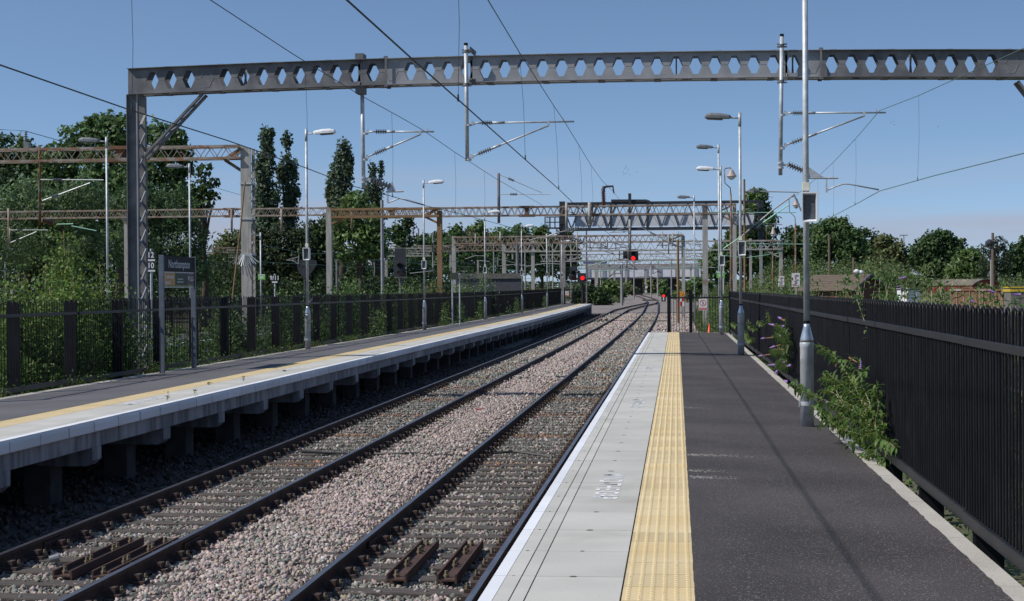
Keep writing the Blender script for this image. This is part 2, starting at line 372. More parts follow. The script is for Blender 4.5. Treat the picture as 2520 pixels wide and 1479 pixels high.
# ------------------------------------------------------------------ tracks
railside = pm('rail_side_rust', (.034, .018, .014), (.060, .032, .022), 12, .8, 0, .001, 60)
railtop = pm('rail_head_steel', (.30, .27, .27), (.17, .13, .12), 6, .30, .8, 0, stretch=(8, .3, 8))
sleep_m = pm('old_timber', (.11, .088, .075), (.045, .038, .036), 5, .9, 0, .006, 40, stretch=(1, 12, 12))
chair_m = pm('rail_chair_iron', (.070, .036, .028), (.050, .034, .028), 14, .85, 0, .002, 60)
bolt_m = pm('dull_brass_bolt', (.22, .17, .10), (.13, .10, .07), 20, .7, .2)
RP = [(-.07, -.152), (-.07, -.142), (-.012, -.122), (-.009, -.045), (-.035, -.034), (-.035, -.008), (-.028, 0), (.028, 0), (.035, -.008), (.035, -.034), (.009, -.045), (.012, -.122), (.07, -.142), (.07, -.152)]
def rail(T, side, y0, y1, parent):
    b = MB(); ys = []
    y = y0
    while y < y1: ys.append(y); y += 3 if y < 130 else 5
    ys.append(y1)
    b.sweep(RP, [(lerp(T, y) + side * .7525, y, RAILZ + zg(y)) for y in ys])
    n = len(RP)
    for i, f in enumerate(b.f): b.m[i] = 1 if (len(f) == 4 and i % n in (6,)) else 0
    return b.build('rail', [railside, railtop], parent)
def sleeper_mb(b, cx, y, ln=2.6):
    z = RAILZ - .155 + zg(y) - (.06 if y > 100 else 0)
    j = rng.uniform(-.01, .01)
    return b.box(cx - ln / 2 + j, cx + ln / 2 + j, y - .125, y + .125, z - .14, z)
def track(label, T, ph, y0, y1, nparts):
    t = thing('railway_track', label, 'track', (lerp(T, y0), y0, RAILZ))
    rail(T, -1, y0, y1, t); rail(T, 1, y0, y1, t)
    k = math.ceil((y0 - ph) / SLP); cnt = 0; rest = MB()
    while k * SLP + ph < y1:
        y = k * SLP + ph; k += 1; cx = lerp(T, y)
        if cnt < nparts:
            s = sleeper_mb(MB(), cx, y).build('sleeper', sleep_m, t, bevel=.012)
            if y < 46:
                for sd in (-1, 1):
                    c = MB(); x = cx + sd * .7525; z = RAILZ - .153
                    c.box(x - .19, x + .19, y - .09, y + .09, z, z + .028)
                    for e in (-1, 1):
                        c.mi = 0; c.box(x + e * .10 - .035, x + e * .10 + .035, y - .05, y + .05, z + .026, z + .085)
                        c.mi = 1
                        c.lathe((x + e * .165, y + e * .045, z + .026), (x + e * .165, y + e * .045, z + .085), [(0, .026), (.55, .026), (.56, .015), (1, .013)], 6)
                    c.build('rail_chair', [chair_m, bolt_m], s)
            cnt += 1
        else: sleeper_mb(rest, cx, y)
    if rest.f: o = rest.build('sleeper', sleep_m, t); o['kind'] = 'stuff'
    # fishplated joints
    return t
tn = track('railway track with dark rails beside the wide platform in the foreground', T_NEAR, 0.0, 3, 420, 100)
tl = track('railway track running along the raised edge of the opposite platform', T_LEFT, .2, 3, 240, 100)
T3 = [(225, -24), (240, -15.5), (262, -5.0), (290, -4.9)]
for t, cx, yj in ((tn, -2.47, 16.9), (tl, -5.88, 16.7)):
    for sd in (-1, 1):
        b = MB(); x = cx + sd * .7525
        for e in (-1, 1):
            b.box(x + e * .012, x + e * .034, yj - .28, yj + .28, RAILZ - .118, RAILZ - .05)
            for q in (-.2, -.08, .08, .2): b.lathe((x + e * .034, yj + q, RAILZ - .085), (x + e * .06, yj + q, RAILZ - .085), [(0, .018), (1, .016)], 6)
        b.build('fishplate', chair_m, t)
        # insulated joint gap
# paired steel channels lying between the rails
chan_m = pm('rusty_channel', (.085, .040, .028), (.050, .027, .022), 9, .8, 0, .002, 50)
def channel_pair(label, cx, yc, xs, g):
    for i, x in enumerate(xs):
        t = thing('channel_girder', label[i], 'steel channel', (x, yc, RAILZ - .15), g)
        b = MB(); z = RAILZ - .15; h = .085; wd = .085; l = 1.05
        for e in (-1, 1): b.box(x + e * wd - .009, x + e * wd + .009, yc - l, yc + l, z, z + h)
        b.box(x - wd + .009, x + wd - .009, yc - l, yc + l, z + .02, z + .036)
        b.build('channel', chan_m, t)
        for q in (-.92, -.34, -.22, .42, .54, .95):
            for e in ((-.02, .0), ):
                c = MB(); c.lathe((x + e[0], yc + q, z + .036), (x + e[0], yc + q, z + .10), [(0, .03), (.4, .03), (.42, .02), (1, .018)], 6); c.build('bolt', bolt_m, t)
channel_pair(['rusty steel channel bolted between the rails of the near track, left one of the pair', 'rusty steel channel bolted between the rails of the near track, right one of the pair'], -2.47, 15.9, (-2.60, -2.13), 'steel channels between the rails')
channel_pair(['rusty steel channel half in shadow between the rails of the far track, left one', 'rusty steel channel between the rails of the far track, right one beside the rail'], -5.88, 15.9, (-5.80, -5.42), 'steel channels between the rails')
for i, (px, py) in enumerate(((1478, 789), (1492, 788))):
    p = atz(px, py, RAILZ - .12 + .07)
    b = MB(); b.box(p.x - .08, p.x + .08, p.y - 1.6, p.y + 1.6, p.z - .05, p.z + .12); o = b.build('channel_girder', chan_m)
    setp(o, ['dark steel channel across the far track well beyond the platforms, left of two', 'dark steel channel across the far track well beyond the platforms, right of two'][i], 'steel channel', 'steel channels between the rails')
# cables lying over the ballast
cab_m = pm('black_cable', (.02, .02, .022), None, 1, .6)
b = MB(); pts = [atz(px, py, RAILZ - .03) for px, py in ((1060, 966), (1140, 968), (1230, 966), (1330, 967), (1400, 966), (1466, 967))]
b.tube([(p.x, 26.4 + .2 * math.sin(i * 2.0), RAILZ - (.16 if i % 2 else .10)) for i, p in enumerate(pts)], .022, 6)
setp(b.build('cable', cab_m), 'black cable lying across both tracks over the ballast', 'cable')
b = MB(); pl = [(1450, 783.5), (1480, 781.5), (1500, 783), (1530, 781), (1560, 782), (1580, 783), (1620, 782), (1650, 779)]
b.tube([(lambda q: (q.x, 128 + .8 * math.sin(q.x), RAILZ + zg(128) - .08))(at(px, py, 128)) for px, py in pl], .04, 6)
setp(b.build('cable', cab_m), 'black cable snaking across the tracks beyond the platform ends', 'cable')
# ------------------------------------------------------------------ platforms
cop_m = slab_mat('coping_concrete', (.54, .515, .465), (.47, .45, .405), (.36, .34, .29), .8, (.10, .085, .06), .70)
copw_m = slab_mat('white_nosing_paint', (.80, .80, .82), (.74, .74, .76), (.66, .65, .62), .6)
asph_m = pm('platform_asphalt', (.044, .038, .038), (.078, .068, .068), .55, .92, 0, .006, 120, c3=(.26, .24, .23), s3=75, t3=(.60, .68), spec=.3)
asph2_m = pm('older_asphalt', (.105, .10, .105), (.135, .13, .135), .8, .92, 0, .004, 140, c3=(.19, .185, .18), s3=90, t3=(.62, .70), spec=.3)
tact_m = slab_mat('buff_tactile', (.60, .455, .235), (.64, .51, .30), (.50, .39, .22), .8, (.20, .13, .06), .69)
kerb_m = slab_mat('edging_concrete', (.47, .435, .385), (.41, .375, .33), (.33, .29, .24), .88, (.16, .11, .08), .655)
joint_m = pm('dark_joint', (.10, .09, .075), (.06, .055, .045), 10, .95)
pier_shade = pm('shade_dark_concrete', (.11, .10, .095), (.06, .055, .052), 3, .95)  # pier concrete darkened, shade under the platform put into its colour
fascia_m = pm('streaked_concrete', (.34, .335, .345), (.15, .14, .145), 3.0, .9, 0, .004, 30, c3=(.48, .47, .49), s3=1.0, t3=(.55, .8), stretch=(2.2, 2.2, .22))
brickd = pm('dark_wall', (.022, .020, .018), (.015, .014, .012), 4, .95, 0, .01, 12)  # wall colour taken near black to carry the shade under the platforms
letter_m = pm('white_lettering', (.82, .82, .82), (.70, .70, .69), 40, .7)
pr = thing('station_platform', 'near platform with white edge, buff tactile strip and dark asphalt in the right foreground', 'platform', (0, 20, 0))
PR0, PR1 = 3.0, 61.0
def slabs(name, x0f, x1f, zf, y0, y1, step, mat, parent, thick=.07, gap=.008, jit=.06, nose=False):
    b = MB(); y = y0; ids = []
    while y < y1 - .01:
        ye = min(y + step, y1); a, c = y + gap / 2, ye - gap / 2
        X0a, X1a, X0b, X1b = x0f(a), x1f(a), x0f(c), x1f(c); dz = rng.uniform(-.0005, .0005)
        za, zb = zg(a) + dz, zg(c) + dz
        vs = [(X0a, a, zf(X0a, a) + za - thick), (X1a, a, zf(X1a, a) + za - thick), (X1b, c, zf(X1b, c) + zb - thick), (X0b, c, zf(X0b, c) + zb - thick),
              (X0a, a, zf(X0a, a) + za), (X1a, a, zf(X1a, a) + za), (X1b, c, zf(X1b, c) + zb), (X0b, c, zf(X0b, c) + zb)]
        b.add(vs, [(0, 3, 2, 1), (4, 5, 6, 7), (0, 1, 5, 4), (1, 2, 6, 5), (2, 3, 7, 6), (3, 0, 4, 7)]); ids.append((y, ye)); y = ye
    o = b.build(name, mat, parent)
    tones = [1 + rng.uniform(-jit, jit) for _ in ids]
    colour_faces(o, lambda p: tones[p.index // 6]); return o
EDG = -1.06
fl = lambda X, Y: 0.0
slabs('coping', lambda y: EDG + .078, lambda y: EDG + .160, fl, PR0, PR1, .9, cop_m, pr)
slabs('coping', lambda y: EDG + .168, lambda y: EDG + .240, fl, PR0, PR1, .9, cop_m, pr)
slabs('coping', lambda y: EDG + .248, lambda y: -.312, fl, PR0, PR1, .9, cop_m, pr)
slabs('platform_nosing', lambda y: EDG, lambda y: EDG + .074, fl, PR0, PR1, .9, copw_m, pr)
slabs('tactile_paving', lambda y: -.302, lambda y: .088, fl, PR0, PR1, .4, tact_m, pr, gap=.008, jit=.12)
b = MB(); b.box(EDG + .004, .085, PR0, PR1 - .01, -.5, -.008); b.build('platform_base', joint_m, pr)
b = MB(); k = 0
while PR0 + k * .9 < 34:
    y = PR0 + k * .9; k += 1
    if y < 8: continue
    for x, l in ((-.60, .036), (EDG + .115, .016)): b.lathe((x, y, -.001), (x, y, .0025), [(0, l * rng.uniform(.5, 1.1)), (1, l * .3)], 7)
b.build('joint_stain', joint_m, pr)
# blister domes
def domes(xf, ycs, n, mat, parent, pitch=.0667):
    k = 8; V = []; F = []; cnt = 0
    y = ycs[0]
    prof = [(.0145, 0), (.011, .0045), (.006, .0058)]
    while y < ycs[1]:
        for i in range(n):
            cx = xf(y) + pitch * .975 * (i + .5); z0 = zg(y)
            for r, h in prof:
                for q in range(k): V.append((cx + r * 1.15 * math.cos(q * math.pi / 4), y + r * 1.15 * math.sin(q * math.pi / 4), z0 + h - .0005))
            bI = cnt * 24
            for l in (0, 8):
                for q in range(k):
                    q2 = (q + 1) % 8; F.append((bI + l + q, bI + l + q2, bI + l + 8 + q2, bI + l + 8 + q))
            for q in range(0, 8, 2): F.append((bI + 16 + q, bI + 16 + q + 1, bI + 16 + (q + 2) % 8, bI + 16 + (q + 4) % 8)) if q < 6 else None
            cnt += 1
        y += pitch
    o = fast_mesh('blister_studs', V, F, mat, parent, colors=np.full((len(V), 3), 1.03), smooth=True); return o
domes(lambda y: -.302, (7.5, 60.9), 6, tact_m, pr)
# asphalt with crossfall and a broken edge
def sheet(name, x0f, x1f, zf, y0, y1, dy, nx, mat, parent, rag=0):
    V = []; F = []; ys = list(np.arange(y0, y1, dy)) + [y1]
    for y in ys:
        for i in range(nx + 1):
            x = x0f(y) + (x1f(y) - x0f(y)) * i / nx
            if rag and i in (0, nx): x += rng.uniform(-rag, rag) * (1 if i else .25)
            V.append((x, y, zf(x, y) + zg(y)))
    F = [(j * (nx + 1) + i, j * (nx + 1) + i + 1, (j + 1) * (nx + 1) + i + 1, (j + 1) * (nx + 1) + i) for j in range(len(ys) - 1) for i in range(nx)]
    return fast_mesh(name, V, F, mat, parent)
sheet('asphalt_surface', lambda y: .086, lambda y: 1.80, lambda X, Y: zR(X) + .002, PR0, PR1, .12, 4, asph_m, pr, .007)
KX = lambda y: 1.795
slabs('edging_kerb', lambda y: 1.775, lambda y: 1.935, lambda X, Y: zR(1.79) - .001, PR0, PR1, .915, kerb_m, pr, thick=.16, gap=.006, jit=.05)
b = MB(); b.box(.09, 1.93, PR0, PR1 - .01, -1.3, -.06); b.build('platform_base', fascia_m, pr)
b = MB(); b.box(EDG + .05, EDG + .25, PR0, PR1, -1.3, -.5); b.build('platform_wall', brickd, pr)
b = MB(); b.box(EDG, 1.93, PR1, PR1 + .12, -1.3, -.02); b.build('end_wall', fascia_m, pr)
V = []; F = []                                           # pale scuffs of grit beside the tactile strip
for yc, x1, n in ((16.15, .75, 330), (14.75, .40, 120), (14.25, .50, 200), (22.5, .35, 60)):
    for i in range(n):
        x = .10 + abs(rng.normal()) * x1 * .42; y = yc + rng.normal() * .05 * (1 + x); q = rng.uniform(.003, .008); z = zR(x) + .0045; b_ = len(V); V += [(x - q, y - q, z), (x + q, y - q, z), (x + q, y + q, z), (x - q, y + q, z)]; F.append((b_, b_ + 1, b_ + 2, b_ + 3))
o = fast_mesh('scuff_marks', V, F, kerb_m, pr, colors=np.full((len(V), 3), .85)); o['kind'] = 'stuff'
# lettering
def text_mesh(s, size, spacing=1.0, ext=0):
    c = bpy.data.curves.new('t', 'FONT'); c.body = s; c.size = size; c.align_x = 'CENTER'; c.align_y = 'CENTER'; c.space_character = spacing; c.extrude = ext; c.offset = size * .014; c.resolution_u = 3
    o = bpy.data.objects.new('t', c); COL.objects.link(o); dg = bpy.context.evaluated_depsgraph_get(); dg.update()
    me = bpy.data.meshes.new_from_object(o.evaluated_get(dg)); bpy.data.objects.remove(o); bpy.data.curves.remove(c); return me
def text_obj(name, s, size, mat, parent, M, spacing=1.0, sx=1.0, bold=0):
    """M maps text plane (x right, y up, z out) to the world"""
    me = text_mesh(s, size, spacing); root = parent
    while root.parent is not None: root = root.parent
    me.transform(root.matrix_basis.inverted() @ M @ Matrix.Diagonal((sx, 1, 1, 1))); me.materials.clear(); me.materials.append(mat)
    if bold:
        me2 = me.copy()
    o = bpy.data.objects.new(name, me); COL.objects.link(o); o.parent = parent; return o
def frame(o, x, y):                                     # matrix with given origin and text axes
    x = Vector(x).normalized(); y = Vector(y).normalized(); z = x.cross(y)
    return Matrix(((x.x, y.x, z.x, o[0]), (x.y, y.y, z.y, o[1]), (x.z, y.z, z.z, o[2]), (0, 0, 0, 1)))
for yc in (13.6, 23.4, 33.3, 43.2, 53.0):
    text_obj('lettering', 'MIND THE GAP', .275, letter_m, pr, frame((-.58, yc, .0022), (0, -1, 0), (1, 0, 0)), 1.08, .86)
# ---- the opposite platform
PL0, PL1 = 14.0, 156.0
pl = thing('station_platform', 'opposite platform with overhanging pale coping and concrete supports in shadow', 'platform', (-9, 60, 0))
slabs('platform_nosing', lambda y: platL(y) - .115, lambda y: platL(y) - .012, lambda X, Y: 0.0, PL0, PL1, .9, copw_m, pl, thick=.03, gap=.006, jit=.04)
slabs('coping', lambda y: platL(y) - .20, lambda y: platL(y) - .119, fl, PL0, PL1, .9, cop_m, pl, gap=.006)
slabs('coping', lambda y: platL(y) - .27, lambda y: platL(y) - .206, fl, PL0, PL1, .9, cop_m, pl, gap=.006)
slabs('coping', lambda y: platL(y) - .765, lambda y: platL(y) - .276, fl, PL0, PL1, 1.8, cop_m, pl, gap=.01)
slabs('tactile_paving', lambda y: platL(y) - 1.175, lambda y: platL(y) - .775, fl, PL0, PL1, .4, tact_m, pl, gap=.006)
domes(lambda y: platL(y) - 1.175, (20, 75), 6, tact_m, pl)
b = MB(); y = PL0; ids = []
while y < PL1:                                          # rounded front of each coping slab
    g = .012 if rng.random() < .7 else .028
    prof = [(-.10, -.02), (-.10, -.155), (-.012, -.155), (0, -.145), (0, -.05), (-.012, -.018), (-.04, -.003), (-.012 - .003, -.003)]
    prof = [(-.30, -.03), (-.30, -.155), (-.008, -.155), (0, -.147), (0, -.055), (-.006, -.03), (-.022, -.010), (-.045, -.002), (-.08, -.004), (-.12, -.03)]
    b.sweep(prof, [(platL(y + g), y + g, zg(y)), (platL(min(y + .9, PL1)), min(y + .9, PL1) - g, zg(min(y + .9, PL1)))]); y += .9
o = b.build('coping_face', copw_m, pl, bevel=.006); colour_faces(o, lambda p: (.93 + .08 * math.sin(p.index // 12 * 7.3), ) * 3)
ysl = [14, 24, 34, 44, 54, 64, 76, 90, 105, 120, 135, 150, 156]
b = MB(); b.sweep([(-.06, -.36), (-.06, -.158), (-.30, -.158), (-.30, -.36)][::-1], [(platL(y), y, zg(y)) for y in ysl]); b.build('fascia_beam', fascia_m, pl)
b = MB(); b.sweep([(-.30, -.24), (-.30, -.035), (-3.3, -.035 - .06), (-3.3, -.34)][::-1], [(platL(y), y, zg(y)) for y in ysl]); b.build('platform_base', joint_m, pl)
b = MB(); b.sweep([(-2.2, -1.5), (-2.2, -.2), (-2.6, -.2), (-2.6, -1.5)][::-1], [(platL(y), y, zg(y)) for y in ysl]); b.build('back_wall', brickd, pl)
y = 14.6; k = 0
while y < 155:
    x = platL(y); z = zg(y)
    m_ = fascia_m
    b = MB(); b.add([(x - .05, y - .17, z - .362), (x - .05, y + .17, z - .362), (x - .05, y + .17, z - .53), (x - .05, y - .17, z - .53), (x - .13, y - .17, z - .60), (x - .13, y + .17, z - .60), (x - 2.2, y - .17, z - .60), (x - 2.2, y + .17, z - .60), (x - 2.2, y - .17, z - .362), (x - 2.2, y + .17, z - .362)],
                    [(0, 3, 2, 1), (3, 4, 5, 2), (4, 6, 7, 5), (0, 8, 6, 4, 3), (1, 2, 5, 7, 9), (0, 1, 9, 8), (6, 8, 9, 7)])
    c = b.build('cross_beam', m_, pl)
    b = MB(); b.box(x - .95, x - .60, y - .2, y + .2, z - 1.35, z - .595); b.build('pier', pier_shade, pl)
    y += 2.95; k += 1
sheet('asphalt_surface', lambda y: -10.78, lambda y: LA(y) + .002, lambda X, Y: zL(X, Y) + .002, PL0, PL1, .5, 3, asph2_m, pl, .004)
slabs('edging_kerb', lambda y: -10.96, lambda y: -10.77, lambda X, Y: zL(-10.8, Y) + .006, PL0, PL1, .915, kerb_m, pl, thick=.2, gap=.006)
b = MB(); b.box(-10.9, platL(156), 156.0, 156.12, -1.2 + .2, -.03 + zg(156)); b.build('end_wall', fascia_m, pl)
for yc in (23.9, 33.7, 43.5, 53.3, 63):
    text_obj('lettering', 'MIND THE GAP', .275, letter_m, pl, frame((platL(yc) - .52, yc, .0045), (0, 1, 0), (-1, 0, 0)), 1.08, .86)
# ------------------------------------------------------------------ fences
def hoop(b, X, y, z0, zt, wd=.05, r=.0098, n=6, axis='y'):
    pts = []
    def P(a, z): pts.append((X, y + a, z) if axis == 'y' else (X + a, y, z))
    P(-wd, z0); P(-wd, zt - wd)
    for k in range(1, 6):
        t = math.pi * k / 6; P(-wd * math.cos(t), zt - wd + wd * math.sin(t))
    P(wd, zt - wd); P(wd, z0)
    b.tube(pts, r, n, cap=False)
def fence(label, X, y0, y1, top, zr, postx, n=6, bay=2.6, hp=.2, br=.0098):
    t = thing('railing_fence', label, 'fence', (X, y0, 0))
    y = y0; k = 0
    while y < y1 - .2:
        ye = min(y + bay, y1); z = zg((y + ye) / 2)
        dx = rng.uniform(-.012, .012); b = MB()
        hy = y + hp / 2
        while hy < ye - .05:
            hoop(b, X + dx, hy, z + zr[0], z + top + rng.uniform(-.002, .002), wd=hp / 4, r=br, n=n); hy += hp
        p = b.build('railing_panel', black, t, smooth=True)
        b = MB(); b.box(X + dx - .026, X + dx + .026, y + .004, ye - .004, z + 1.235, z + 1.29); b.build('top_rail', blackrail, t, bevel=.004 if y < 30 else 0)
        b = MB(); b.box(X + dx - .028, X + dx + .028, y + .004, ye - .004, z - .03, z + .058); b.build('bottom_rail', blackrail, t, bevel=.004 if y < 30 else 0)
        if k % 1 == 0:
            b = MB(); b.box(postx - .10, postx + .10, y - .055, y + .055, z - 1.1, z + top - .02)
            b.box(min(postx, X) + .0, max(postx, X), y - .03, y + .03, z + 1.245, z + 1.28); b.box(min(postx, X), max(postx, X), y - .03, y + .03, z - .015, z + .04)
            b.build('fence_post', black, t)
        y = ye; k += 1
    return t
fence('black hoop-topped railing along the back of the near platform, overhung by shrubs', 2.045, 6.6, 62.5, 1.51, (-.0, 1.5), 2.19)
fence('black hoop-topped railing along the back of the opposite platform', -11.10, 24.1, 157.0, 1.51, (0, 1.5), -11.25, n=5, hp=.24, br=.008)
# low fence and gates across the end of the near platform
def cross_fence(label, x0, x1, Y, zb, zt, hoops, posts, name='railing_gate', cat='gate', step=.135):
    t = thing(name, label, cat, ((x0 + x1) / 2, Y, zb))
    b = MB(); x = x0 + .1
    while x < x1 - .04:
        if hoops: hoop(b, x, Y, zb + .05, zt + .09, wd=.05, r=.009, n=5, axis='x'); x += .21
        else: b.tube([(x, Y, zb + .05), (x, Y, zt)], .009, 5); x += step
    b.build('bars', black, t, smooth=True)
    b = MB(); b.box(x0, x1, Y - .025, Y + .025, zt - .06, zt); b.build('top_rail', blackrail, t)
    b = MB(); b.box(x0, x1, Y - .025, Y + .025, zb + .02, zb + .08); b.build('bottom_rail', blackrail, t)
    for px_, w_, h_ in posts:
        b = MB(); b.box(px_ - w_ / 2, px_ + w_ / 2, Y - w_ / 2, Y + w_ / 2, zb - .3, zt + h_); b.build('fence_post', black, t)
    return t
gx = lambda px, Y=62.6: at(px, 740, Y).x
cross_fence('narrow black barred fence panel beside the gate at the platform end', gx(1648), gx(1697), 62.6, -.12, 1.31, True, ((gx(1646), .13, .28),), 'railing_fence', 'fence')
gate = cross_fence('black hooped gate carrying the no-entry notice at the far end of the near platform', gx(1703), gx(1796), 62.6, -.2, 1.31, True, ((gx(1700), .13, .28), (gx(1796), .07, .2)))
b = MB(); b.box(gx(1640), gx(1700), 61.2, 62.9, -.45, -.11); setp(b.build('plinth', fascia_m), 'low concrete plinth under the narrow fence panel at the platform end', 'plinth')
b = MB(); b.box(gx(1694), 2.6, 61.13, 64, -.9, -.16); setp(b.build('ramp_top', fascia_m), 'pale concrete strip below the hooped gate at the platform end', 'paving strip')
cross_fence('short black railing closing the end of the opposite platform beside the bush', at(1388, 740, 157.3).x, at(1437, 740, 157.3).x, 157.3, .15, 1.62, True, ((at(1389, 740, 157).x, .12, .2), (at(1437, 740, 157).x, .2, .3), (at(1412, 740, 157).x, .1, .3)), 'railing_fence', 'fence')
# ------------------------------------------------------------------ signs
red = pm('red_sign_paint', (.55, .03, .03), (.48, .03, .03), 5, .5)
signw = pm('white_sign', (.72, .71, .70), (.64, .63, .61), 4, .5)
signk = pm('black_sign', (.012, .012, .014), (.02, .02, .022), 4, .35)
signg = pm('green_sign', (.16, .42, .09), (.18, .46, .10), 5, .5)
txw = pm('sign_letter_white', (.75, .75, .76), None, 1, .5)
def cs(c, w, h, ang=0):                                 # a camera-side sign plane: returns frame matrix
    a = R(ang); return frame(c, (math.cos(a), math.sin(a), 0), (0, 0, 1))
def panel(name, M, x0, x1, y0, y1, z0, z1, mat, parent):
    b = MB(); b.box(x0, x1, y0, y1, z0, z1); b.v = [tuple(M @ Vector(v)) for v in b.v]; return b.build(name, mat, parent)
def disc(name, M, cx, cy, r, z0, z1, mat, parent, ri=0, n=28, seg=None):
    b = MB(); vs = []; fs = []
    for z in (z0, z1):
        for k in range(n):
            a = 2 * math.pi * k / n; vs.append((cx + r * math.cos(a), cy + r * math.sin(a), z))
        for k in range(n):
            a = 2 * math.pi * k / n; vs.append((cx + ri * math.cos(a), cy + ri * math.sin(a), z))
    for k in range(n):
        j = (k + 1) % n; fs += [(2 * n + k, 2 * n + j, 3 * n + j, 3 * n + k), (k, j, 2 * n + j, 2 * n + k)]
        if ri: fs.append((n + j, n + k, 3 * n + k, 3 * n + j))
    b.add(vs, fs); b.v = [tuple(M @ Vector(v)) for v in b.v]; return b.build(name, mat, parent)
def no_entry_sign(c, w, h, label, big=True):
    t = thing('warning_sign', label, 'sign', c); M = frame(c, (1, 0, 0), (0, 0, 1))
    panel('board', M, -w / 2, w / 2, -h / 2, h / 2, 0, .006, signw, t)
    r = w * .40; cy = h * .14
    disc('ring', M, 0, cy, r, .006, .010, red, t, ri=r * .82)
    b = MB(); b.bar((-r * .62, cy + r * .62, .0085), (r * .62, cy - r * .62, .0085), .003, r * .17, up=(0, 0, 1)); b.v = [tuple(M @ Vector(v)) for v in b.v]; b.build('slash', red, t)
    b = MB(); k = .0072                                  # walking figure
    def lm(p, q, w_): b.bar((p[0] * r, cy + p[1] * r, k), (q[0] * r, cy + q[1] * r, k), .0016, w_ * r)
    lm((0, .35), (.02, -.1), .26); lm((.02, -.08), (-.25, -.55), .15); lm((.02, -.08), (.25, -.28), .15); lm((.25, -.28), (.28, -.6), .13); lm((0, .3), (-.28, .05), .1); lm((0, .3), (.3, .1), .1)
    b.v = [tuple(M @ Vector(v)) for v in b.v]; b.build('figure', signk, t); disc('figure_head', M, .01 * r, cy + .52 * r, r * .13, .006, .009, signk, t)
    panel('red_band', M, -w * .45, w * .45, -h * .46, -h * .28, .006, .009, red, t)
    if big:
        text_obj('lettering', 'Passengers must not pass', w * .075, txw, t, M @ Matrix.Translation((0, -h * .33, .0105)))
        text_obj('lettering', 'beyond this point', w * .075, txw, t, M @ Matrix.Translation((0, -h * .41, .0105)))
    return t
no_entry_sign(at(1729.6, 749.4, 62.53), .31, .435, 'white no-entry notice with red ring and red band on the hooped gate')
t2 = no_entry_sign(at(1395.4, 722.7, 156.5), .34, .50, 'small white no-entry notice with red ring at the end of the opposite platform', False)
# station name board
t = thing('station_sign', 'tall two-legged station name board reading Northampton above an advertisement strip', 'sign', (-10.72, 34.2, -.06))
XS, Y1, Y2 = -10.72, 33.1, 35.35
for y in (Y1, Y2): b = MB(); b.box(XS - .05, XS + .05, y - .035, y + .035, -.08, 2.42); b.build('sign_post', darkpost, t, bevel=.004)
M = frame((XS + .02, (Y1 + Y2) / 2, 0), (0, 1, 0), (0, 0, 1)); hw = (Y2 - Y1) / 2 - .037
panel('name_panel', M, -hw, hw, 2.075, 2.405, -.02, .012, pm('blue_black_gloss', (.008, .010, .014), (.014, .017, .022), 2, .5, spec=.08), t)
text_obj('lettering', 'Northampton', .25, pm('sign_letter_grey', (.42, .45, .48), None, 1, .4), t, M @ Matrix.Translation((0, 2.235, .0145)), sx=1.08)
panel('rail', M, -hw, hw, 2.05, 2.072, -.02, .014, galv, t); panel('rail', M, -hw, hw, 1.735, 1.755, -.02, .014, galv, t)
panel('advert_panel', M, -hw, hw, 1.757, 2.047, -.02, .010, pm('advert_green', (.030, .055, .045), (.04, .07, .055), 1.2, .5, spec=.2), t)
panel('advert_panel', M, -hw, -hw + .78, 1.757, 2.047, .010, .0125, pm('advert_orange', (.40, .20, .035), (.46, .26, .05), 3, .45), t)
panel('advert_panel', M, hw - .52, hw, 1.757, 2.047, .010, .0125, pm('advert_maroon', (.075, .028, .025), (.06, .022, .02), 3, .45), t)
panel('rail', M, -hw, hw, 1.757, 1.79, .0128, .014, pm('advert_leaf', (.30, .32, .05), (.10, .09, .03), 5, .5), t)
text_obj('lettering', 'Transformed.', .115, txw, t, M @ Matrix.Translation((-hw + .38, 1.965, .016)))
text_obj('lettering', 'Inspired.', .115, txw, t, M @ Matrix.Translation((-hw + .26, 1.845, .016)))
text_obj('lettering', 'University of', .045, txw, t, M @ Matrix.Translation((hw - .20, 1.96, .016)))
text_obj('lettering', 'Northampton', .06, txw, t, M @ Matrix.Translation((hw - .20, 1.905, .016)))
text_obj('lettering', 'Undergraduate and', .05, txw, t, M @ Matrix.Translation((.06, 1.92, .016)))
text_obj('lettering', 'postgraduate research', .05, txw, t, M @ Matrix.Translation((.06, 1.86, .016)))
disc('crest', M, hw - .42, 1.95, .035, .0125, .016, txw, t, ri=.02)
# car-stop signs of the platforms behind
def stop_sign(px, py0, py1, Y, w, rows, label, ptop=None, pbase=-1.2):
    a = at(px, py0, Y); c = at(px, py1, Y); t = thing('stop_sign', label, 'sign', (a.x, Y, pbase)); H = a.z - c.z
    M = frame((a.x, Y - .04, c.z), (1, 0, 0), (0, 0, 1)); n = len(rows)
    b = MB(); b.tube([(a.x, Y, pbase), (a.x, Y, a.z + (.05 if not ptop else at(px, ptop, Y).z - a.z))], .04, 8); b.build('sign_post', galv, t)
    for i, s in enumerate(rows):
        z1 = H * (n - i) / n - .01; z0 = H * (n - i - 1) / n + .01
        panel('plate', M, -w / 2, w / 2, z0, z1, 0, .01, signk, t)
        text_obj('lettering', s, (z1 - z0) * .78, txw, t, M @ Matrix.Translation((0, z0 + (z1 - z0) * .62, .014)), sx=.9)
        panel('white_strip', M, -w * .45, w * .45, z0 + .01, z0 + (z1 - z0) * .2, .01, .014, signw, t)
stop_sign(372, 618, 670, 49, .30, ['12', '10'], 'black stop sign with white numbers 12 and 10 behind the steel gantry column', 612)
stop_sign(676.5, 676.5, 697, 70, .27, ['9/11'], 'small black stop sign with white numbers 9/11')
stop_sign(29, 717, 733, 50, .16, ['9'], 'small black plate with the number 9 at the left edge behind the railing')
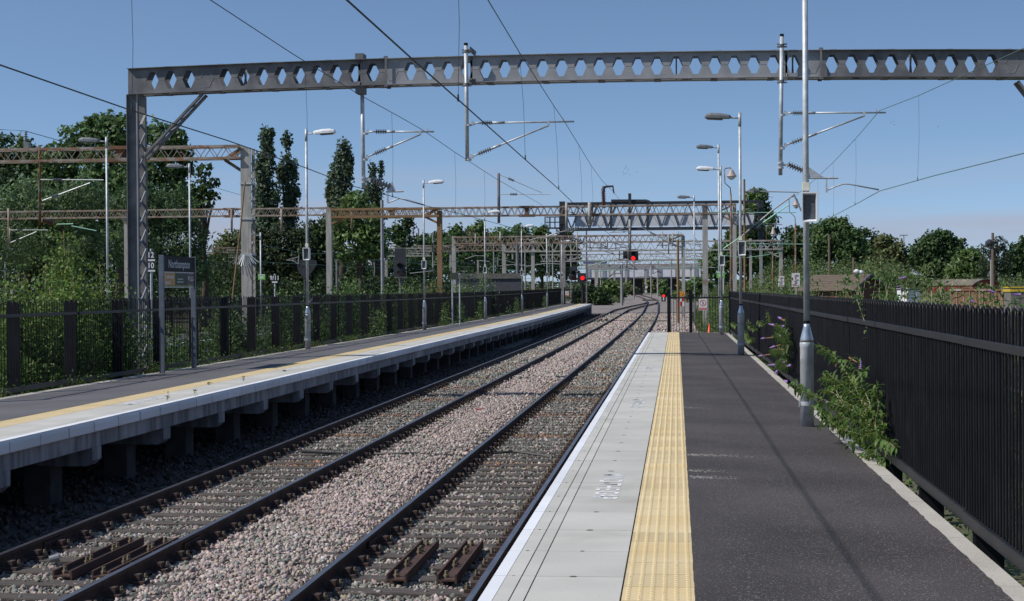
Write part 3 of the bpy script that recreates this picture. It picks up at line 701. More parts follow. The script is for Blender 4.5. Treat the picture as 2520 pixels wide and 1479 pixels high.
def green_sign(px, py, Y, w, h, label):
    c = at(px, py, Y); t = thing('green_sign', label, 'sign', c); M = frame(c, (1, 0, 0), (0, 0, 1))
    panel('board', M, -w / 2, w / 2, -h / 2, h / 2, 0, .008, signg, t); panel('white_strip', M, -w / 2 + .01, w / 2 - .01, h * .32, h / 2 - .01, .008, .012, signw, t)
    for k, (a, wd) in enumerate(((.02, .5), (-.13, .62), (-.28, .45))): panel('line', M, -w * wd / 2, w * wd / 2, h * a, h * (a + .09), .008, .012, txw, t)
green_sign(644, 681.5, 73.8, .34, .25, 'green notice on the grey lamp post behind the opposite platform')
green_sign(1773.5, 676, 64.5, .32, .25, 'green notice on the lamp post behind the gate at the platform end')
# ------------------------------------------------------------------ lamp posts
def lamp(label, base, h, hd, px=None, spk_=True, detail=True, head='w', group=None, wide=True, flip=1):
    """hd = -1 head reaches towards -X, 1 towards +X"""
    x, y, z = base; t = thing('lamp_post', label, 'lamp post', base, group); b = MB()
    if wide:
        b.lathe((x, y, z), (x, y, z + 1.22), [(0, .082), (.79, .082), (.795, .085), (.83, .085), (.84, .082)], 20); b.build('post_base', galv, t, smooth=True)
        b = MB(); b.lathe((x, y, z + 1.03), (x, y, z + 1.25), [(0, .083), (.15, .080), (.82, .043), (1, .041)], 20); b.build('post_cone', pm('bright_galvanised', (.55, .57, .60), (.48, .50, .52), 6, .3, .75) if 'bright_galvanised' not in MATS else MATS['bright_galvanised'], t, smooth=True)
        b = MB(); b.lathe((x, y, z + 1.25), (x, y, z + 1.285), [(0, .041), (1, .041)], 16); b.build('black_band', black, t)
        z1 = z + 1.285
        if detail:
            b = MB(); b.lathe((x, y, z + .28), (x, y, z + .305), [(0, .0845), (1, .0845)], 20); b.lathe((x, y, z + .26), (x, y, z + .275), [(0, .0835), (1, .0835)], 20)
            b.bar((x - .085, y - .02, z + .36), (x - .10, y - .03, z + .24), .012); b.build('band_clamp', galv, t)
    else: z1 = z
    b = MB(); b.lathe((x, y, z1), (x, y, z + h), [(0, .038), (1, .034)], 14); b.lathe((x, y, z + h - .35), (x, y, z + h + .0), [(0, .040), (1, .040)], 14); b.build('post_shaft', galv, t, smooth=True)
    b = MB(); b.tube([(x, y, z + h - .14), (x + hd * .16, y, z + h - .135), (x + hd * .27, y, z + h - .12)], [.022, .021, .022], 10); b.build('bracket_arm', galv, t, smooth=True)
    # head: tapered housing and glass bowl
    mt = headw if head == 'w' else headg
    def sec(u, top, bot, w_): return [(u, -w_ * .5, bot), (u, w_ * .5, bot), (u, w_ * .5, bot + (top - bot) * .55), (u, w_ * .32, top), (u, -w_ * .32, top), (u, -w_ * .5, bot + (top - bot) * .55)]
    secs = [sec(.22, .035, -.03, .10), sec(.27, .055, -.045, .19), sec(.50, .085, -.05, .25), sec(.72, .085, -.05, .26), sec(.84, .05, -.045, .24), sec(.87, .0, -.04, .21)]
    vs = []; fs = []
    zc = z + h - .11
    for s in secs:
        for u, v, q in s: vs.append((x + hd * u, y + v, zc + q + .045 * (u - .22)))
    for i in range(5):
        for k in range(6): fs.append((i * 6 + k, i * 6 + (k + 1) % 6, (i + 1) * 6 + (k + 1) % 6, (i + 1) * 6 + k))
    fs += [tuple(range(6)), tuple(range(35, 29, -1))]
    b = MB(); b.add(vs, fs); o = b.build('lamp_head', mt, t, bevel=.006 if detail else 0)
    b = MB(); b.add([(x + hd * u, y + v, zc + q) for u, v, q in ((.40, -.10, -.04), (.84, -.10, -.02), (.84, .10, -.02), (.40, .10, -.04), (.44, -.07, -.075), (.80, -.07, -.055), (.80, .07, -.055), (.44, .07, -.075))],
                [(0, 1, 2, 3), (4, 7, 6, 5), (0, 4, 5, 1), (1, 5, 6, 2), (2, 6, 7, 3), (3, 7, 4, 0)]); b.build('lamp_glass', glass, o)
    if spk_:
        zs = z + spk_
        b = MB(); b.box(x - .045, x + .045, y - .06, y + .045, zs + .20, zs + .30); b.build('junction_box', cream, t, bevel=.006)
        M = Matrix.Translation((x + flip * .03, y - .15, zs)) @ Matrix.Rotation(R(-5 * flip), 4, 'Z') @ Matrix.Rotation(R(4), 4, 'X')
        b = MB(); w_, h_ = .095, .18; d0 = -.10
        ring = lambda ww, hh, d: [(-ww, d, -hh), (ww, d, -hh), (ww, d, hh), (-ww, d, hh)]
        vs = ring(w_, h_, d0) + ring(w_ - .014, h_ - .014, d0) + ring(w_ - .022, h_ - .03, d0 + .035) + ring(w_ * .8, h_ * .86, .10) + ring(w_, h_, d0 + .04)
        fs = [(k, (k + 1) % 4, 4 + (k + 1) % 4, 4 + k) for k in range(4)] + [(4 + k, 4 + (k + 1) % 4, 8 + (k + 1) % 4, 8 + k) for k in range(4)] + [((k + 1) % 4, k, 16 + k, 16 + (k + 1) % 4) for k in range(4)] + [(16 + (k + 1) % 4, 16 + k, 12 + k, 12 + (k + 1) % 4) for k in range(4)] + [(12, 15, 14, 13)]
        b.add([tuple(M @ Vector(v)) for v in vs], fs); sp = b.build('speaker', white, t)
        b = MB(); vs = []; fs = []
        for i in range(5):
            q = -1 + i / 2; d = d0 + .036 + .012 * (1 - q * q)
            vs += [tuple(M @ Vector((-(w_ - .022), d, q * (h_ - .03)))), tuple(M @ Vector(((w_ - .022), d, q * (h_ - .03))))]
        fs = [(2 * i, 2 * i + 1, 2 * i + 3, 2 * i + 2) for i in range(4)]
        b.add(vs, fs); b.build('speaker_grille', spk, sp)
        b = MB(); b.bar((x, y, zs), (x + flip * .02, y - .06, zs), .04, .06); b.build('speaker_bracket', galv, t)
    return t
lamp('nearest galvanised lamp post with loudspeaker, its top cut off, beside the leafy shrub', (1.57, 20.0, zR(1.6)), 6.0, -1, spk_=2.66)
lamp('galvanised lamp post with loudspeaker, second one along the near platform', (1.60, 41.1, zR(1.6)), 6.08, -1, spk_=2.68, head='g')
lamp('galvanised lamp post with loudspeaker at the far end of the near platform beside the gate', (1.61, 59.2, zR(1.6)), 6.10, -1, spk_=2.68)
LL = ['tallest-looking lamp post with loudspeaker on the opposite platform, right of the name board', 'second lamp post with loudspeaker along the opposite platform', 'third lamp post along the opposite platform, its head against the rusty lattice beam',
      'fourth lamp post along the opposite platform', 'fifth lamp post along the opposite platform, just before the black gantry column', 'last lamp post of the opposite platform, against the black gantry column']
for i, y in enumerate((46.6, 68.7, 90.9, 112.7, 134.8, 152.5)):
    hh = (6.42, 6.40, 6.15, 6.15, 6.15, 6.1)[i]
    lamp(LL[i], (-10.72, y, zL(-10.72, y) + zg(y)), hh, 1, spk_=2.78, detail=i < 2, group='lamp posts along the opposite platform')
# lamp posts of the other platforms and sidings (no wide base visible)
def far_lamp(px, ptop, Y, hd, label, head='g', zb=-.1, thin=False):
    a = at(px, ptop, Y); lamp(label, (a.x, Y, zb + zg(Y)), a.z - zb - zg(Y), hd, spk_=0, detail=False, head=head, wide=False)
far_lamp(262, 337, 49, -1, 'lamp post with dark head pointing left, behind the birch saplings')
far_lamp(466, 402, 59.5, -1, 'lamp post with dark head pointing left, behind the right leg of the name board')
far_lamp(-62, 328, 49, 1, 'dark lamp head poking in at the left edge of the picture')
far_lamp(12, 594, 150, 1, 'small distant lamp post at the left edge of the picture', 'w')
far_lamp(276, 610, 160, 1, 'small distant lamp post with white head left of the gantry column', 'w')
far_lamp(641, 572, 74, -1, 'lamp post carrying the green notice behind the opposite platform')
far_lamp(1768, 355, 64.7, -1, 'lamp post with dark head behind the gate, carrying the green notice')
far_lamp(1708, 480, 85, -1, 'lamp post with dark head seen through the black fence panel beyond the platform end')
# rusty swan-neck lamps of the yard
def swan(px, ptop, pbase, Y, label):
    a = at(px, ptop, Y); zb = -1.15 + zg(Y); x = a.x; s = Y / 4000.0
    t = thing('yard_lamp', label, 'yard lamp', (x, Y, zb)); b = MB()
    top = a.z; b.tube([(x, Y, zb), (x, Y, top - 62 * s * 1.0)], [.09, .05], 8)
    b.tube([(x, Y, top - 62 * s), (x - 1 * s, Y, top - 48 * s), (x - 14 * s, Y, top - 36 * s), (x - 15 * s, Y, top - 4 * s), (x - 13 * s, Y, top), (x, Y, top + 1 * s), (x + 1 * s, Y, top - 4 * s)], .03, 6); b.build('post', rust, t, smooth=True)
    b = MB(); b.lathe((x + 2 * s, Y, top - 3 * s), (x + 2 * s, Y, top - 20 * s), [(0, .08), (.25, .12), (.7, .20), (.95, .27), (1, .28)], 14); b.build('lamp_shade', pm('pinkish_enamel', (.42, .33, .30), (.34, .26, .24), 6, .5) if 'pinkish_enamel' not in MATS else MATS['pinkish_enamel'], t, smooth=True)
    b = MB(); b.lathe((x + 2 * s, Y, top - 20 * s), (x + 2 * s, Y, top - 28 * s), [(0, .23), (.5, .19), (1, .06)], 12); b.build('lamp_bowl', signw, t, smooth=True)
swan(1798, 414, 730, 85, 'rusty swan-neck yard lamp rising above the right-hand railing')
swan(1957, 485, 715, 118, 'smaller rusty swan-neck yard lamp left of the electrification warning sign')
swan(1901, 556, 712, 150, 'most distant rusty yard lamp between the two white warning signs')
# ------------------------------------------------------------------ the big castellated gantry
YG = 38.3
e = Vector((1, 0, 0)); nn = Vector((0, 1, 0))
def onbeam(px, py, n=0.0):                              # intersection of the view ray with the vertical plane of the beam
    d = ray(px, py); O = Vector((-6.0, YG - .0, 0)) + nn * n; C0 = Vector((0, 0, EYE)); k = (O - C0).dot(nn) / d.dot(nn); return C0 + d * k
def bc(px, py): p = onbeam(px, py); return ((p - Vector((-6.0, YG, 0))).dot(e), p.z)
uL, zT = bc(315, 170.5); _, zB = bc(315, 232.5)
uR = bc(2520, 124)[0] + 1.6
gt = thing('overhead_gantry', 'big grey steel gantry with hexagonal holes spanning the whole picture', 'gantry', tuple(Vector((-6, YG, 0)) + e * uL))
def camb(u): return .135 * max(0, 1 - ((u - (uL + 10.6)) / 10.6) ** 2)
def G(u, n, z): return tuple(Vector((-6.0, YG, 0)) + e * u + nn * n + Vector((0, 0, z + (camb(u) if z > 4 else 0))))
u0 = bc(375, 200)[0]; un = bc(2440.6, 160)[0]
pitch = (un - u0) / 44.0
H = zT - zB; th = .012
cells = []
segs = [(uL, bc(951, 180)[0], galvd), (bc(951, 180)[0], bc(2020, 160)[0], galvl), (bc(2020, 160)[0], uR, galvd)]
solid = set()
k0 = -3
for px in (515, 973, 2003, 2490, 2537): solid.add(round((bc(px, 170)[0] - u0) / pitch))
def web(b, n, ua, ub):
    zm = (zT + zB) / 2; hh = H * .345; hw2 = pitch * .345; ht = pitch * .13
    k = math.floor((ua - u0) / pitch) - 1
    while u0 + (k - .5) * pitch < ub:
        c = u0 + k * pitch; a = max(ua, c - pitch / 2); d = min(ub, c + pitch / 2); full = (a <= c - hw2 - .005 and d >= c + hw2 + .005)
        if d - a > .001:
            for s, nf in ((0, n - th / 2), (1, n + th / 2)):
                if full and k not in solid and k >= 0:
                    up = [(a, zT), (d, zT), (d, zm), (c + hw2, zm), (c + ht, zm + hh), (c - ht, zm + hh), (c - hw2, zm), (a, zm)]
                    lo = [(a, zm), (c - hw2, zm), (c - ht, zm - hh), (c + ht, zm - hh), (c + hw2, zm), (d, zm), (d, zB), (a, zB)]
                    for P in (up, lo):
                        vs = [G(u, nf, z) for u, z in P]; b.add(vs, [tuple(range(8))] if s else [tuple(range(7, -1, -1))])
                else: b.add([G(a, nf, zB), G(d, nf, zB), G(d, nf, zT), G(a, nf, zT)], [(0, 1, 2, 3)])
            if full and k not in solid and k >= 0:
                hx = [(c + hw2, zm), (c + ht, zm + hh), (c - ht, zm + hh), (c - hw2, zm), (c - ht, zm - hh), (c + ht, zm - hh)]
                vs = [G(u, n - th / 2, z) for u, z in hx] + [G(u, n + th / 2, z) for u, z in hx]
                b.add(vs, [(i, (i + 1) % 6, 6 + (i + 1) % 6, 6 + i) for i in range(6)])
            else:                                       # weld line of the filler hexagon
                pass
        k += 1
for i, (ua, ub, mt) in enumerate(segs):
    for n, nm in ((0, 'beam_front'), (.40, 'beam_back')):
        b = MB(); web(b, n, ua + (.004 if i else 0), ub - .004)
        for z0_, z1_ in ((zT - .002, zT + .012), (zB - .012, zB + .002)):
            vs = [G(u, nf, z) for z in (z0_, z1_) for nf in (n - .095, n + .095) for u in (ua + (.004 if i else 0), ub - .004)]
            vs = None; us = list(np.linspace(ua + (.004 if i else 0), ub - .004, 12))
            for q0, q1 in zip(us, us[1:]): b.add([G(u, nf, z) for z in (z0_, z1_) for nf in (n - .095, n + .095) for u in (q0, q1)], [(0, 1, 3, 2), (4, 6, 7, 5), (0, 4, 5, 1), (2, 3, 7, 6)] + ([(0, 2, 6, 4)] if q0 == us[0] else []) + ([(1, 5, 7, 3)] if q1 == us[-1] else []))
        b.build(nm, mt, gt)
# filler welds: thin raised hexagon outlines on solid cells
b = MB()
for k in sorted(solid):
    c = u0 + k * pitch; zm = (zT + zB) / 2; hh = H * .345; hw2 = pitch * .345; ht = pitch * .13
    hx = [(c + hw2, zm), (c + ht, zm + hh), (c - ht, zm + hh), (c - hw2, zm), (c - ht, zm - hh), (c + ht, zm - hh)]
    for i in range(6):
        p, q = hx[i], hx[(i + 1) % 6]; b.bar(G(p[0], -.008, p[1]), G(q[0], -.008, q[1]), .008, .008)
uu = u0 - pitch * .5
for k in range(0, 45):
    c = u0 + k * pitch; zm = (zT + zB) / 2
    b.bar(G(c + pitch * .345, -.0075, zm), G(c + pitch * .655, -.0075, zm), .006, .006)
b.build('weld_seam', galvl, gt)
# batten plates, splice flanges, end plates
u = uL + .9; k = 0
while u < uR:
    b = MB(); b.bar(G(u, -.06, zB - .020), G(u, .46, zB - .020), .16, .008); b.build('batten_plate', galvd, gt); b = MB(); b.bar(G(u + .1, -.06, zT + .018), G(u + .1, .46, zT + .018), .16, .008); b.build('batten_plate', galvd, gt); u += 1.32; k += 1
for px in (951, 2020):
    uj = bc(px, 170)[0]
    for n in (0, .4):
        b = MB(); b.bar(G(uj, n - .085, zB - .06), G(uj, n - .085, zT + .06), .05, .015, up=tuple(nn)); b.bar(G(uj - .05, n - .08, zT + .035), G(uj + .05, n - .08, zT + .035), .02, .05); b.bar(G(uj - .05, n - .08, zB - .035), G(uj + .05, n - .08, zB - .035), .02, .05); b.build('splice_plate', galvd, gt)
for px in (884, 1160, 1935):                             # internal cross frames
    uj = bc(px, 170)[0]; b = MB(); b.bar(G(uj, -.07, zB), G(uj, .47, zT), .03); b.bar(G(uj, -.07, zT), G(uj, .47, zB), .03); b.bar(G(uj, 0, zB), G(uj, 0, zT), .05, .012, up=tuple(nn)); b.build('cross_frame', galvd, gt)
for k in (5, 28, 34, 40):
    uj = u0 + k * pitch; b = MB(); b.bar(G(uj, .02, zB), G(uj, .38, zT), .035); b.bar(G(uj, .02, zT), G(uj, .38, zB), .035); b.build('cross_frame', galvd, gt)
# columns
def gcol(uc, sgn):
    b = MB(); zc = zB - .015; w_ = .26; d_ = .56
    for nf, fd in ((.0, -.05), (d_ - .08, .05)):         # two channels, open sides outwards
        b.bar(G(uc - sgn * .0, nf, -1.2), G(uc, nf, zc), .27, .014, up=tuple(nn))
        for s in (-1, 1):
            b.bar(G(uc + s * .135, nf + fd, -1.2), G(uc + s * .135, nf + fd, zc), .014, .10, up=tuple(nn))
    b.build('column', galvd, gt)
    b = MB(); b.bar(G(uc + .10, -.012, -1.2), G(uc + .10, -.012, zc), .05, .012, up=tuple(nn)); b.build('column_rib', galvl, gt)
    z = -1.0; s = 1
    while z < zc - .5:                                  # lacing on the side faces
        for x_ in (-.142, .142):
            b = MB(); b.bar(G(uc + x_, -.04, z if s > 0 else z + .42), G(uc + x_, .48, z + .42 if s > 0 else z), .012, .06, up=tuple(e)); b.build('lacing_bar', galvl if x_ > 0 else galvd, gt)
        z += .47; s = 1
    b = MB(); b.bar(G(uc + .142, -.06, zc - .12), G(uc + .142, .50, zc - .12), .012, .30); b.build('gusset_plate', galvd, gt)
ucL = bc(329, 400)[0]
gcol(ucL, 1); ucR = bc(2660, 400)[0]; gcol(ucR, -1)
pbot = bc(350, 390); ptop_ = bc(500, 236)
b = MB()
for n in (.02, .36):
    b.bar(G(pbot[0], n, pbot[1]), G(ptop_[0] - .02, n, ptop_[1] + .01), .05, .13, up=tuple(nn))
b.build('brace', galvd, gt)
b = MB()
for i in range(5):
    t0 = i / 5.0; a = (pbot[0] + (ptop_[0] - pbot[0]) * t0, pbot[1] + (ptop_[1] - pbot[1]) * t0); c = (pbot[0] + (ptop_[0] - pbot[0]) * (t0 + .2), pbot[1] + (ptop_[1] - pbot[1]) * (t0 + .2))
    b.bar(G(a[0], .03, a[1] - .02), G(c[0], .35, c[1] - .02), .05, .012)
b.build('brace_lacing', galvl, gt)
b = MB(); rb, rt = bc(2600, 320), bc(2505, 200)
for n in (.02, .36): b.bar(G(rb[0], n, rb[1]), G(rt[0], n, rt[1]), .05, .13, up=tuple(nn))
b.build('brace', galvd, gt)
# ------------------------------------------------------------------ cantilevers hanging from gantries
def insul(b, p, q, r, n=7, core=.35):
    prof = []
    for i in range(n):
        t = i / n; prof += [(t + .02, r * core), (t + .40 / n, r), (t + .55 / n, r * .92), (t + .75 / n, r * core)]
    b.lathe(p, q, [(0, r * core)] + prof + [(1, r * core)], 12)
def PG(px, py, n=-.22): return onbeam(px, py, n)
def cant(label, mast, arm, strut, Pf, rt=.047, ra=.021, ins=((.13, .24), (.14, .27)), mat=galv, iw=.062, top=True, insm=porcg, group=None, extra=None):
    a, c = Pf(*mast[0]), Pf(*mast[1]); t = thing('wire_support', label, 'wire support', tuple(c), group)
    b = MB(); b.tube([a, c], rt, 14); b.build('drop_tube', mat, t, smooth=True)
    if top: b = MB(); b.tube([a, a + Vector((0, 0, .06))], rt * 1.03, 14); b.build('tube_cap', black, t)
    for seg, (i0, i1) in zip((arm, strut), ins):
        if seg is None: continue
        p, q = Pf(*seg[0]), Pf(*seg[1]); b = MB(); m0 = p.lerp(q, i0); m1 = p.lerp(q, i1)
        b.tube([p.lerp(q, .06), m0], ra, 8); b.tube([m1, q], ra, 8); b.tube([m1, p.lerp(q, i1 + .12)], ra * 1.5, 8); ao = b.build('arm', mat, t, smooth=True)
        b = MB(); insul(b, m0, m1, iw, 6); b.build('insulator', insm, t)
        b = MB(); xx = p + Vector((.0, 0, -.05)); b.lathe(xx + Vector((0, 0, -.02)), xx + Vector((0, 0, .02)), [(0, rt * 1.35), (1, rt * 1.35)], 12)
        b.bar(xx, p.lerp(q, .065), .03, .05); b.bar(p.lerp(q, .03) + Vector((0, 0, .05)), p.lerp(q, .05) - Vector((0, 0, .05)), .02, .04); b.build('bracket', mat, t)
    if arm:
        p, q = Pf(*arm[0]), Pf(*arm[1]); s = Pf(*strut[1]) if strut else q; b = MB()
        kx = (s - p).dot(q - p) / (q - p).length_squared; m_ = p.lerp(q, min(.97, kx)); b.bar(m_ + Vector((0, 0, .03)), s - Vector((0, 0, .01)), .05, .05); b.bar(m_.lerp(q, .6) - Vector((.02, 0, 0)), m_.lerp(q, .6) + Vector((-.02, 0, .09)), .03, .03); b.build('clamp', mat, t)
    return t
def steady(t, Pf, ins, bar_, drop, curve, mat=galv, insm=porcg, iw=.085):
    a, c = Pf(*ins[0]), Pf(*ins[1]); b = MB(); insul(b, a, c, iw, 7, .4); b.build('insulator', insm, t)
    b = MB(); p, q = Pf(*bar_[0]), Pf(*bar_[1]); b.tube([p, q], .024, 8); k = (p + q) / 2
    tri = [c + Vector((0, 0, .06)), c + Vector((.05, 0, .12)), p.lerp(q, .55) + Vector((0, 0, .02)), p.lerp(q, .1) + Vector((0, 0, .02))]
    b.add([v + Vector((0, d, 0)) for d in (-.02, .02) for v in tri], [(0, 1, 2, 3), (7, 6, 5, 4), (0, 4, 5, 1), (1, 5, 6, 2), (2, 6, 7, 3), (3, 7, 4, 0)]); b.build('bracket', mat, t)
    b = MB(); p, q = Pf(*drop[0]), Pf(*drop[1]); b.bar(p, q, .035); b.build('bracket', mat, t)
    b = MB(); b.tube([Pf(*c_) for c_ in curve], .017, 8); b.build('steady_arm', mat, t, smooth=True)
t = cant('wire support with two insulated arms under the left part of the big gantry', ((891, 214), (895, 466)), ((899, 324), (1068, 324)), ((899, 388), (1034, 331)), lambda x, y: PG(x, y, .2), top=False, ins=((.15, .31), (.18, .38)))
p = PG(888, 175, .2)
cb = camb(p.x + 6)
for dz, z0_, z1_ in ((0, zT + cb, zT + .16 + cb), (0, zB - .18 + cb, zB + cb)):
    b = MB(); b.box(p.x - .10, p.x + .10, p.y - .2, p.y + .2, z0_ + .014 if z0_ > zB + .3 else z0_, z1_ - (.014 if z1_ <= zB + .3 else 0)); b.build('clamp', galvd, t)
b = MB()
for q in (438, 449): pp = PG(894.5, q, .2); b.lathe(pp - Vector((0, 0, .02)), pp + Vector((0, 0, .02)), [(0, .07), (1, .07)], 12)
b.bar(PG(897, 444, .2), PG(912, 441, .2), .06, .05); b.build('bracket', galv, t)
steady(t, lambda x, y: PG(x, y, .2), ((912, 441), (960, 460)), ((950, 472), (993, 470.5)), ((954, 473), (954, 500)), ((955, 499), (970, 493), (984, 488), (1000, 491), (1045, 505)), iw=.10)
t = cant('wire support tube in front of the big gantry above the middle of the tracks', ((1146.5, 112), (1150, 396)), ((1154, 303), (1413, 299)), ((1154, 388), (1350, 309)), PG, ins=((.12, .22), (.12, .28)))
for py in (126, 208):
    b = MB(); p = PG(1147, py); b.lathe(p - Vector((0, 0, .03)), p + Vector((0, 0, .03)), [(0, .065), (1, .065)], 12); b.bar(p + Vector((-.1, 0, .03)), p + Vector((.13, 0, .03)), .05, .03); b.bar(p + Vector((-.1, 0, -.03)), p + Vector((.13, 0, -.03)), .05, .03); b.bar(p + Vector((.09, .0, .05)), p + Vector((.2, .2, -.04 if py < 150 else .1)), .02, .12); b.build('clamp', galvd, t)
t = cant('wire support tube in front of the big gantry above the right-hand railing', ((1924, 90), (1920.5, 431)), ((1925, 278), (2180, 277)), ((1925, 360), (2127, 285)), PG, ins=((.10, .20), (.12, .30)))
for py in (112, 200):
    b = MB(); p = PG(1923, py); b.lathe(p - Vector((0, 0, .03)), p + Vector((0, 0, .03)), [(0, .065), (1, .065)], 12); b.bar(p + Vector((-.1, 0, .03)), p + Vector((.13, 0, .03)), .05, .03); b.bar(p + Vector((-.1, 0, -.03)), p + Vector((.13, 0, -.03)), .05, .03); b.build('clamp', galvd, t)
b = MB()
for q in (401, 413): pp = PG(1921, q); b.lathe(pp - Vector((0, 0, .02)), pp + Vector((0, 0, .02)), [(0, .07), (1, .07)], 12)
b.bar(PG(1923, 407), PG(1938, 405), .06, .05); b.build('bracket', galv, t)
steady(t, PG, ((1938, 404), (1982, 422)), ((1982, 438), (2063, 438)), ((2034, 440), (2034, 474)), ((2036, 468), (2055, 459), (2076, 452.5), (2090, 453), (2163, 467)), iw=.085)
# ------------------------------------------------------------------ overhead wires
def wirething(label, cat_pts, con_pts, drops, rc=.0075, rk=.0085, mat=wirem, name='overhead_wire'):
    """cat_pts/con_pts: world points; drops: list of (top, bottom)"""
    t = thing(name, label, 'overhead wire', tuple(con_pts[0] if con_pts else cat_pts[0]))
    if cat_pts: b = MB(); b.tube(cat_pts, rc, 5); b.build('carrier_wire', mat, t)
    if con_pts: b = MB(); b.tube(con_pts, rk, 5); b.build('contact_wire', mat, t)
    for p, q in drops:
        b = MB(); m_ = (Vector(p) + Vector(q)) / 2 + Vector((.02, 0, 0)); b.tube([p, m_, q], .0032, 4); b.lathe(Vector(q) - Vector((0, 0, .02)), Vector(q) + Vector((0, 0, .06)), [(0, .014), (1, .010)], 6); b.build('dropper', mat, t)
    return t
def line_pts(f, lst): return [f(*p) for p in lst]
ZC = 1.65 + 2.12
con = [atz(854, 0, ZC), atz(1012.5, 143.4, ZC), atz(1127.5, 245.2, ZC), atz(1301, 400, ZC), at(1378, 468, 36.5), at(1410, 499, 41), at(1443, 528, 47), at(1480, 562, 58), at(1530, 598, 78)]
back = con[0] + (con[0] - con[1]).normalized() * 26
cat = [at(1201, 0, 21.5), at(1278, 128.4, 26.4), at(1362.7, 260, 34.4), at(1388, 297, PG(1388, 297).y), at(1424.5, 357, 43.5), at(1454.5, 407, 51), at(1481, 443.7, 60), at(1508, 470, 72), at(1526, 493, 80), at(1560, 540, 110)]
cback = cat[0] + Vector((.25, -24, .55))
dr = []
for px0, py0, px1, py1, Y in ((1278, 128.4, 1292.7, 390.3, 26.4), (1362.7, 260, 1375, 463.7, 34.4), (1424.5, 357, 1433, 520, 43.5), (1454.5, 407, 1460, 545, 51)):
    dr.append((at(px0, py0, Y), at(px1, py1, Y)))
dr.append((Vector((dr[0][0].x + .1, 18.1, 5.50)), atz(1127.5, 245.2, ZC)))
wirething('pair of overhead wires with droppers above the near track', [cback] + cat, [back] + con, dr)
con = [atz(0, 160, ZC), atz(315, 269, ZC), atz(560, 346, ZC), atz(752, 413, ZC), at(868, 458, 35.5), at(1040, 507, 39), at(1120, 530, 50), at(1230, 562, 66), at(1330, 590, 92), at(1400, 604, 120)]
con = [con[0] + (con[0] - con[1]).normalized() * 20] + con[:5] + [at(960, 482, 37), at(1045, 506, 38.6)] + [at(1140, 528, 45), at(1230, 552, 55), at(1290, 569, 65)]
cat = [at(518, 0, 23), at(720, 132.5, 27), at(752, 152, 27.8), at(886, 234, 32.4), at(988, 290, 36), at(1042, 321, 38.4), at(1117, 373, 43), at(1221, 440, 53), at(1335, 505, 72)]
cback = cat[0] + (cat[0] - cat[1]).normalized() * 20
dr = [(at(322, -60, 19.5), at(325, 271, 19.5)), (at(750, 151, 27.8), at(756, 414, 27.8)), (at(964, 278, 35), at(966, 483, 36.6)), (at(1119, 374, 43), at(1121, 523, 43)), (at(1192, 420, 50), at(1192, 543, 50))]
wirething('pair of overhead wires with droppers above the far track beside the opposite platform', [cback] + cat, [con[0]] + con[1:], dr)
con = [at(2640, 340, 23), at(2520, 377, 25.3), at(2300, 432, 31), at(2165, 470, 38.3), at(2105, 503, 42), at(2000, 558, 60)]
con = [con[0] + Vector((.6, -18, .1))] + con
cat = [at(2640, 60, 24), at(2520, 118, 26.3), at(2261, 235, 34), at(2165, 272, 38.1), at(2105, 342, 43), at(2050, 400, 50), at(2010, 438, 57), at(1960, 480, 66)]
cat = [cat[0] + Vector((.6, -18, .5))] + cat
dr = [(at(2261, 236, 34), at(2258, 443, 34)), (at(2106, 342, 43), at(2104, 503, 43)), (at(2050, 400, 50), at(2051, 530, 50)), (at(2012, 437, 57), at(2013, 552, 57))]
wirething('pair of overhead wires with droppers rising to the right edge above the sidings', cat, con, dr, mat=pm('patinated_wire', (.10, .17, .14), (.14, .22, .18), 8, .55, .4))
# ------------------------------------------------------------------ lattice gantries in the distance
def truss(b, p, q, dep, H, w, ch, lace, n, single=False):
    """two lattice faces between p and q (top chord line), height H"""
    p = Vector(p); q = Vector(q); d = (q - p); dn = d.normalized(); nr = Vector((-dn.y, dn.x, 0))
    for s in ((0,) if single else (-1, 1)):
        o = nr * (s * dep / 2); dz = Vector((0, 0, -H))
        b.bar(p + o, q + o, ch, ch); b.bar(p + o + dz, q + o + dz, ch, ch)
        for i in range(n):
            a = p + d * (i / n) + o; c = p + d * ((i + 1) / n) + o; m_ = (a + c) / 2 + dz
            b.bar(a, m_, lace, lace * .6); b.bar(m_, c, lace, lace * .6)
def mini_cant(t, px, y0, y1, Y, arms, mat=galv, rt=.05, im=porcg, w=.07):
    a, c = at(px, y0, Y), at(px + (y1 - y0) * .006, y1, Y)
    b = MB(); b.tube([a, c], rt, 8); b.build('drop_tube', mat, t, smooth=True)
    for (xa, ya, xb, yb, am) in arms:
        p, q = at(xa, ya, Y - .1), at(xb, yb, Y - .1); b = MB(); b.tube([p, p.lerp(q, .2)], .022, 5); b.tube([p.lerp(q, .34), q], .022, 5); b.build('arm', am, t)
        b = MB(); insul(b, p.lerp(q, .2), p.lerp(q, .34), w, 5); b.build('insulator', im, t)
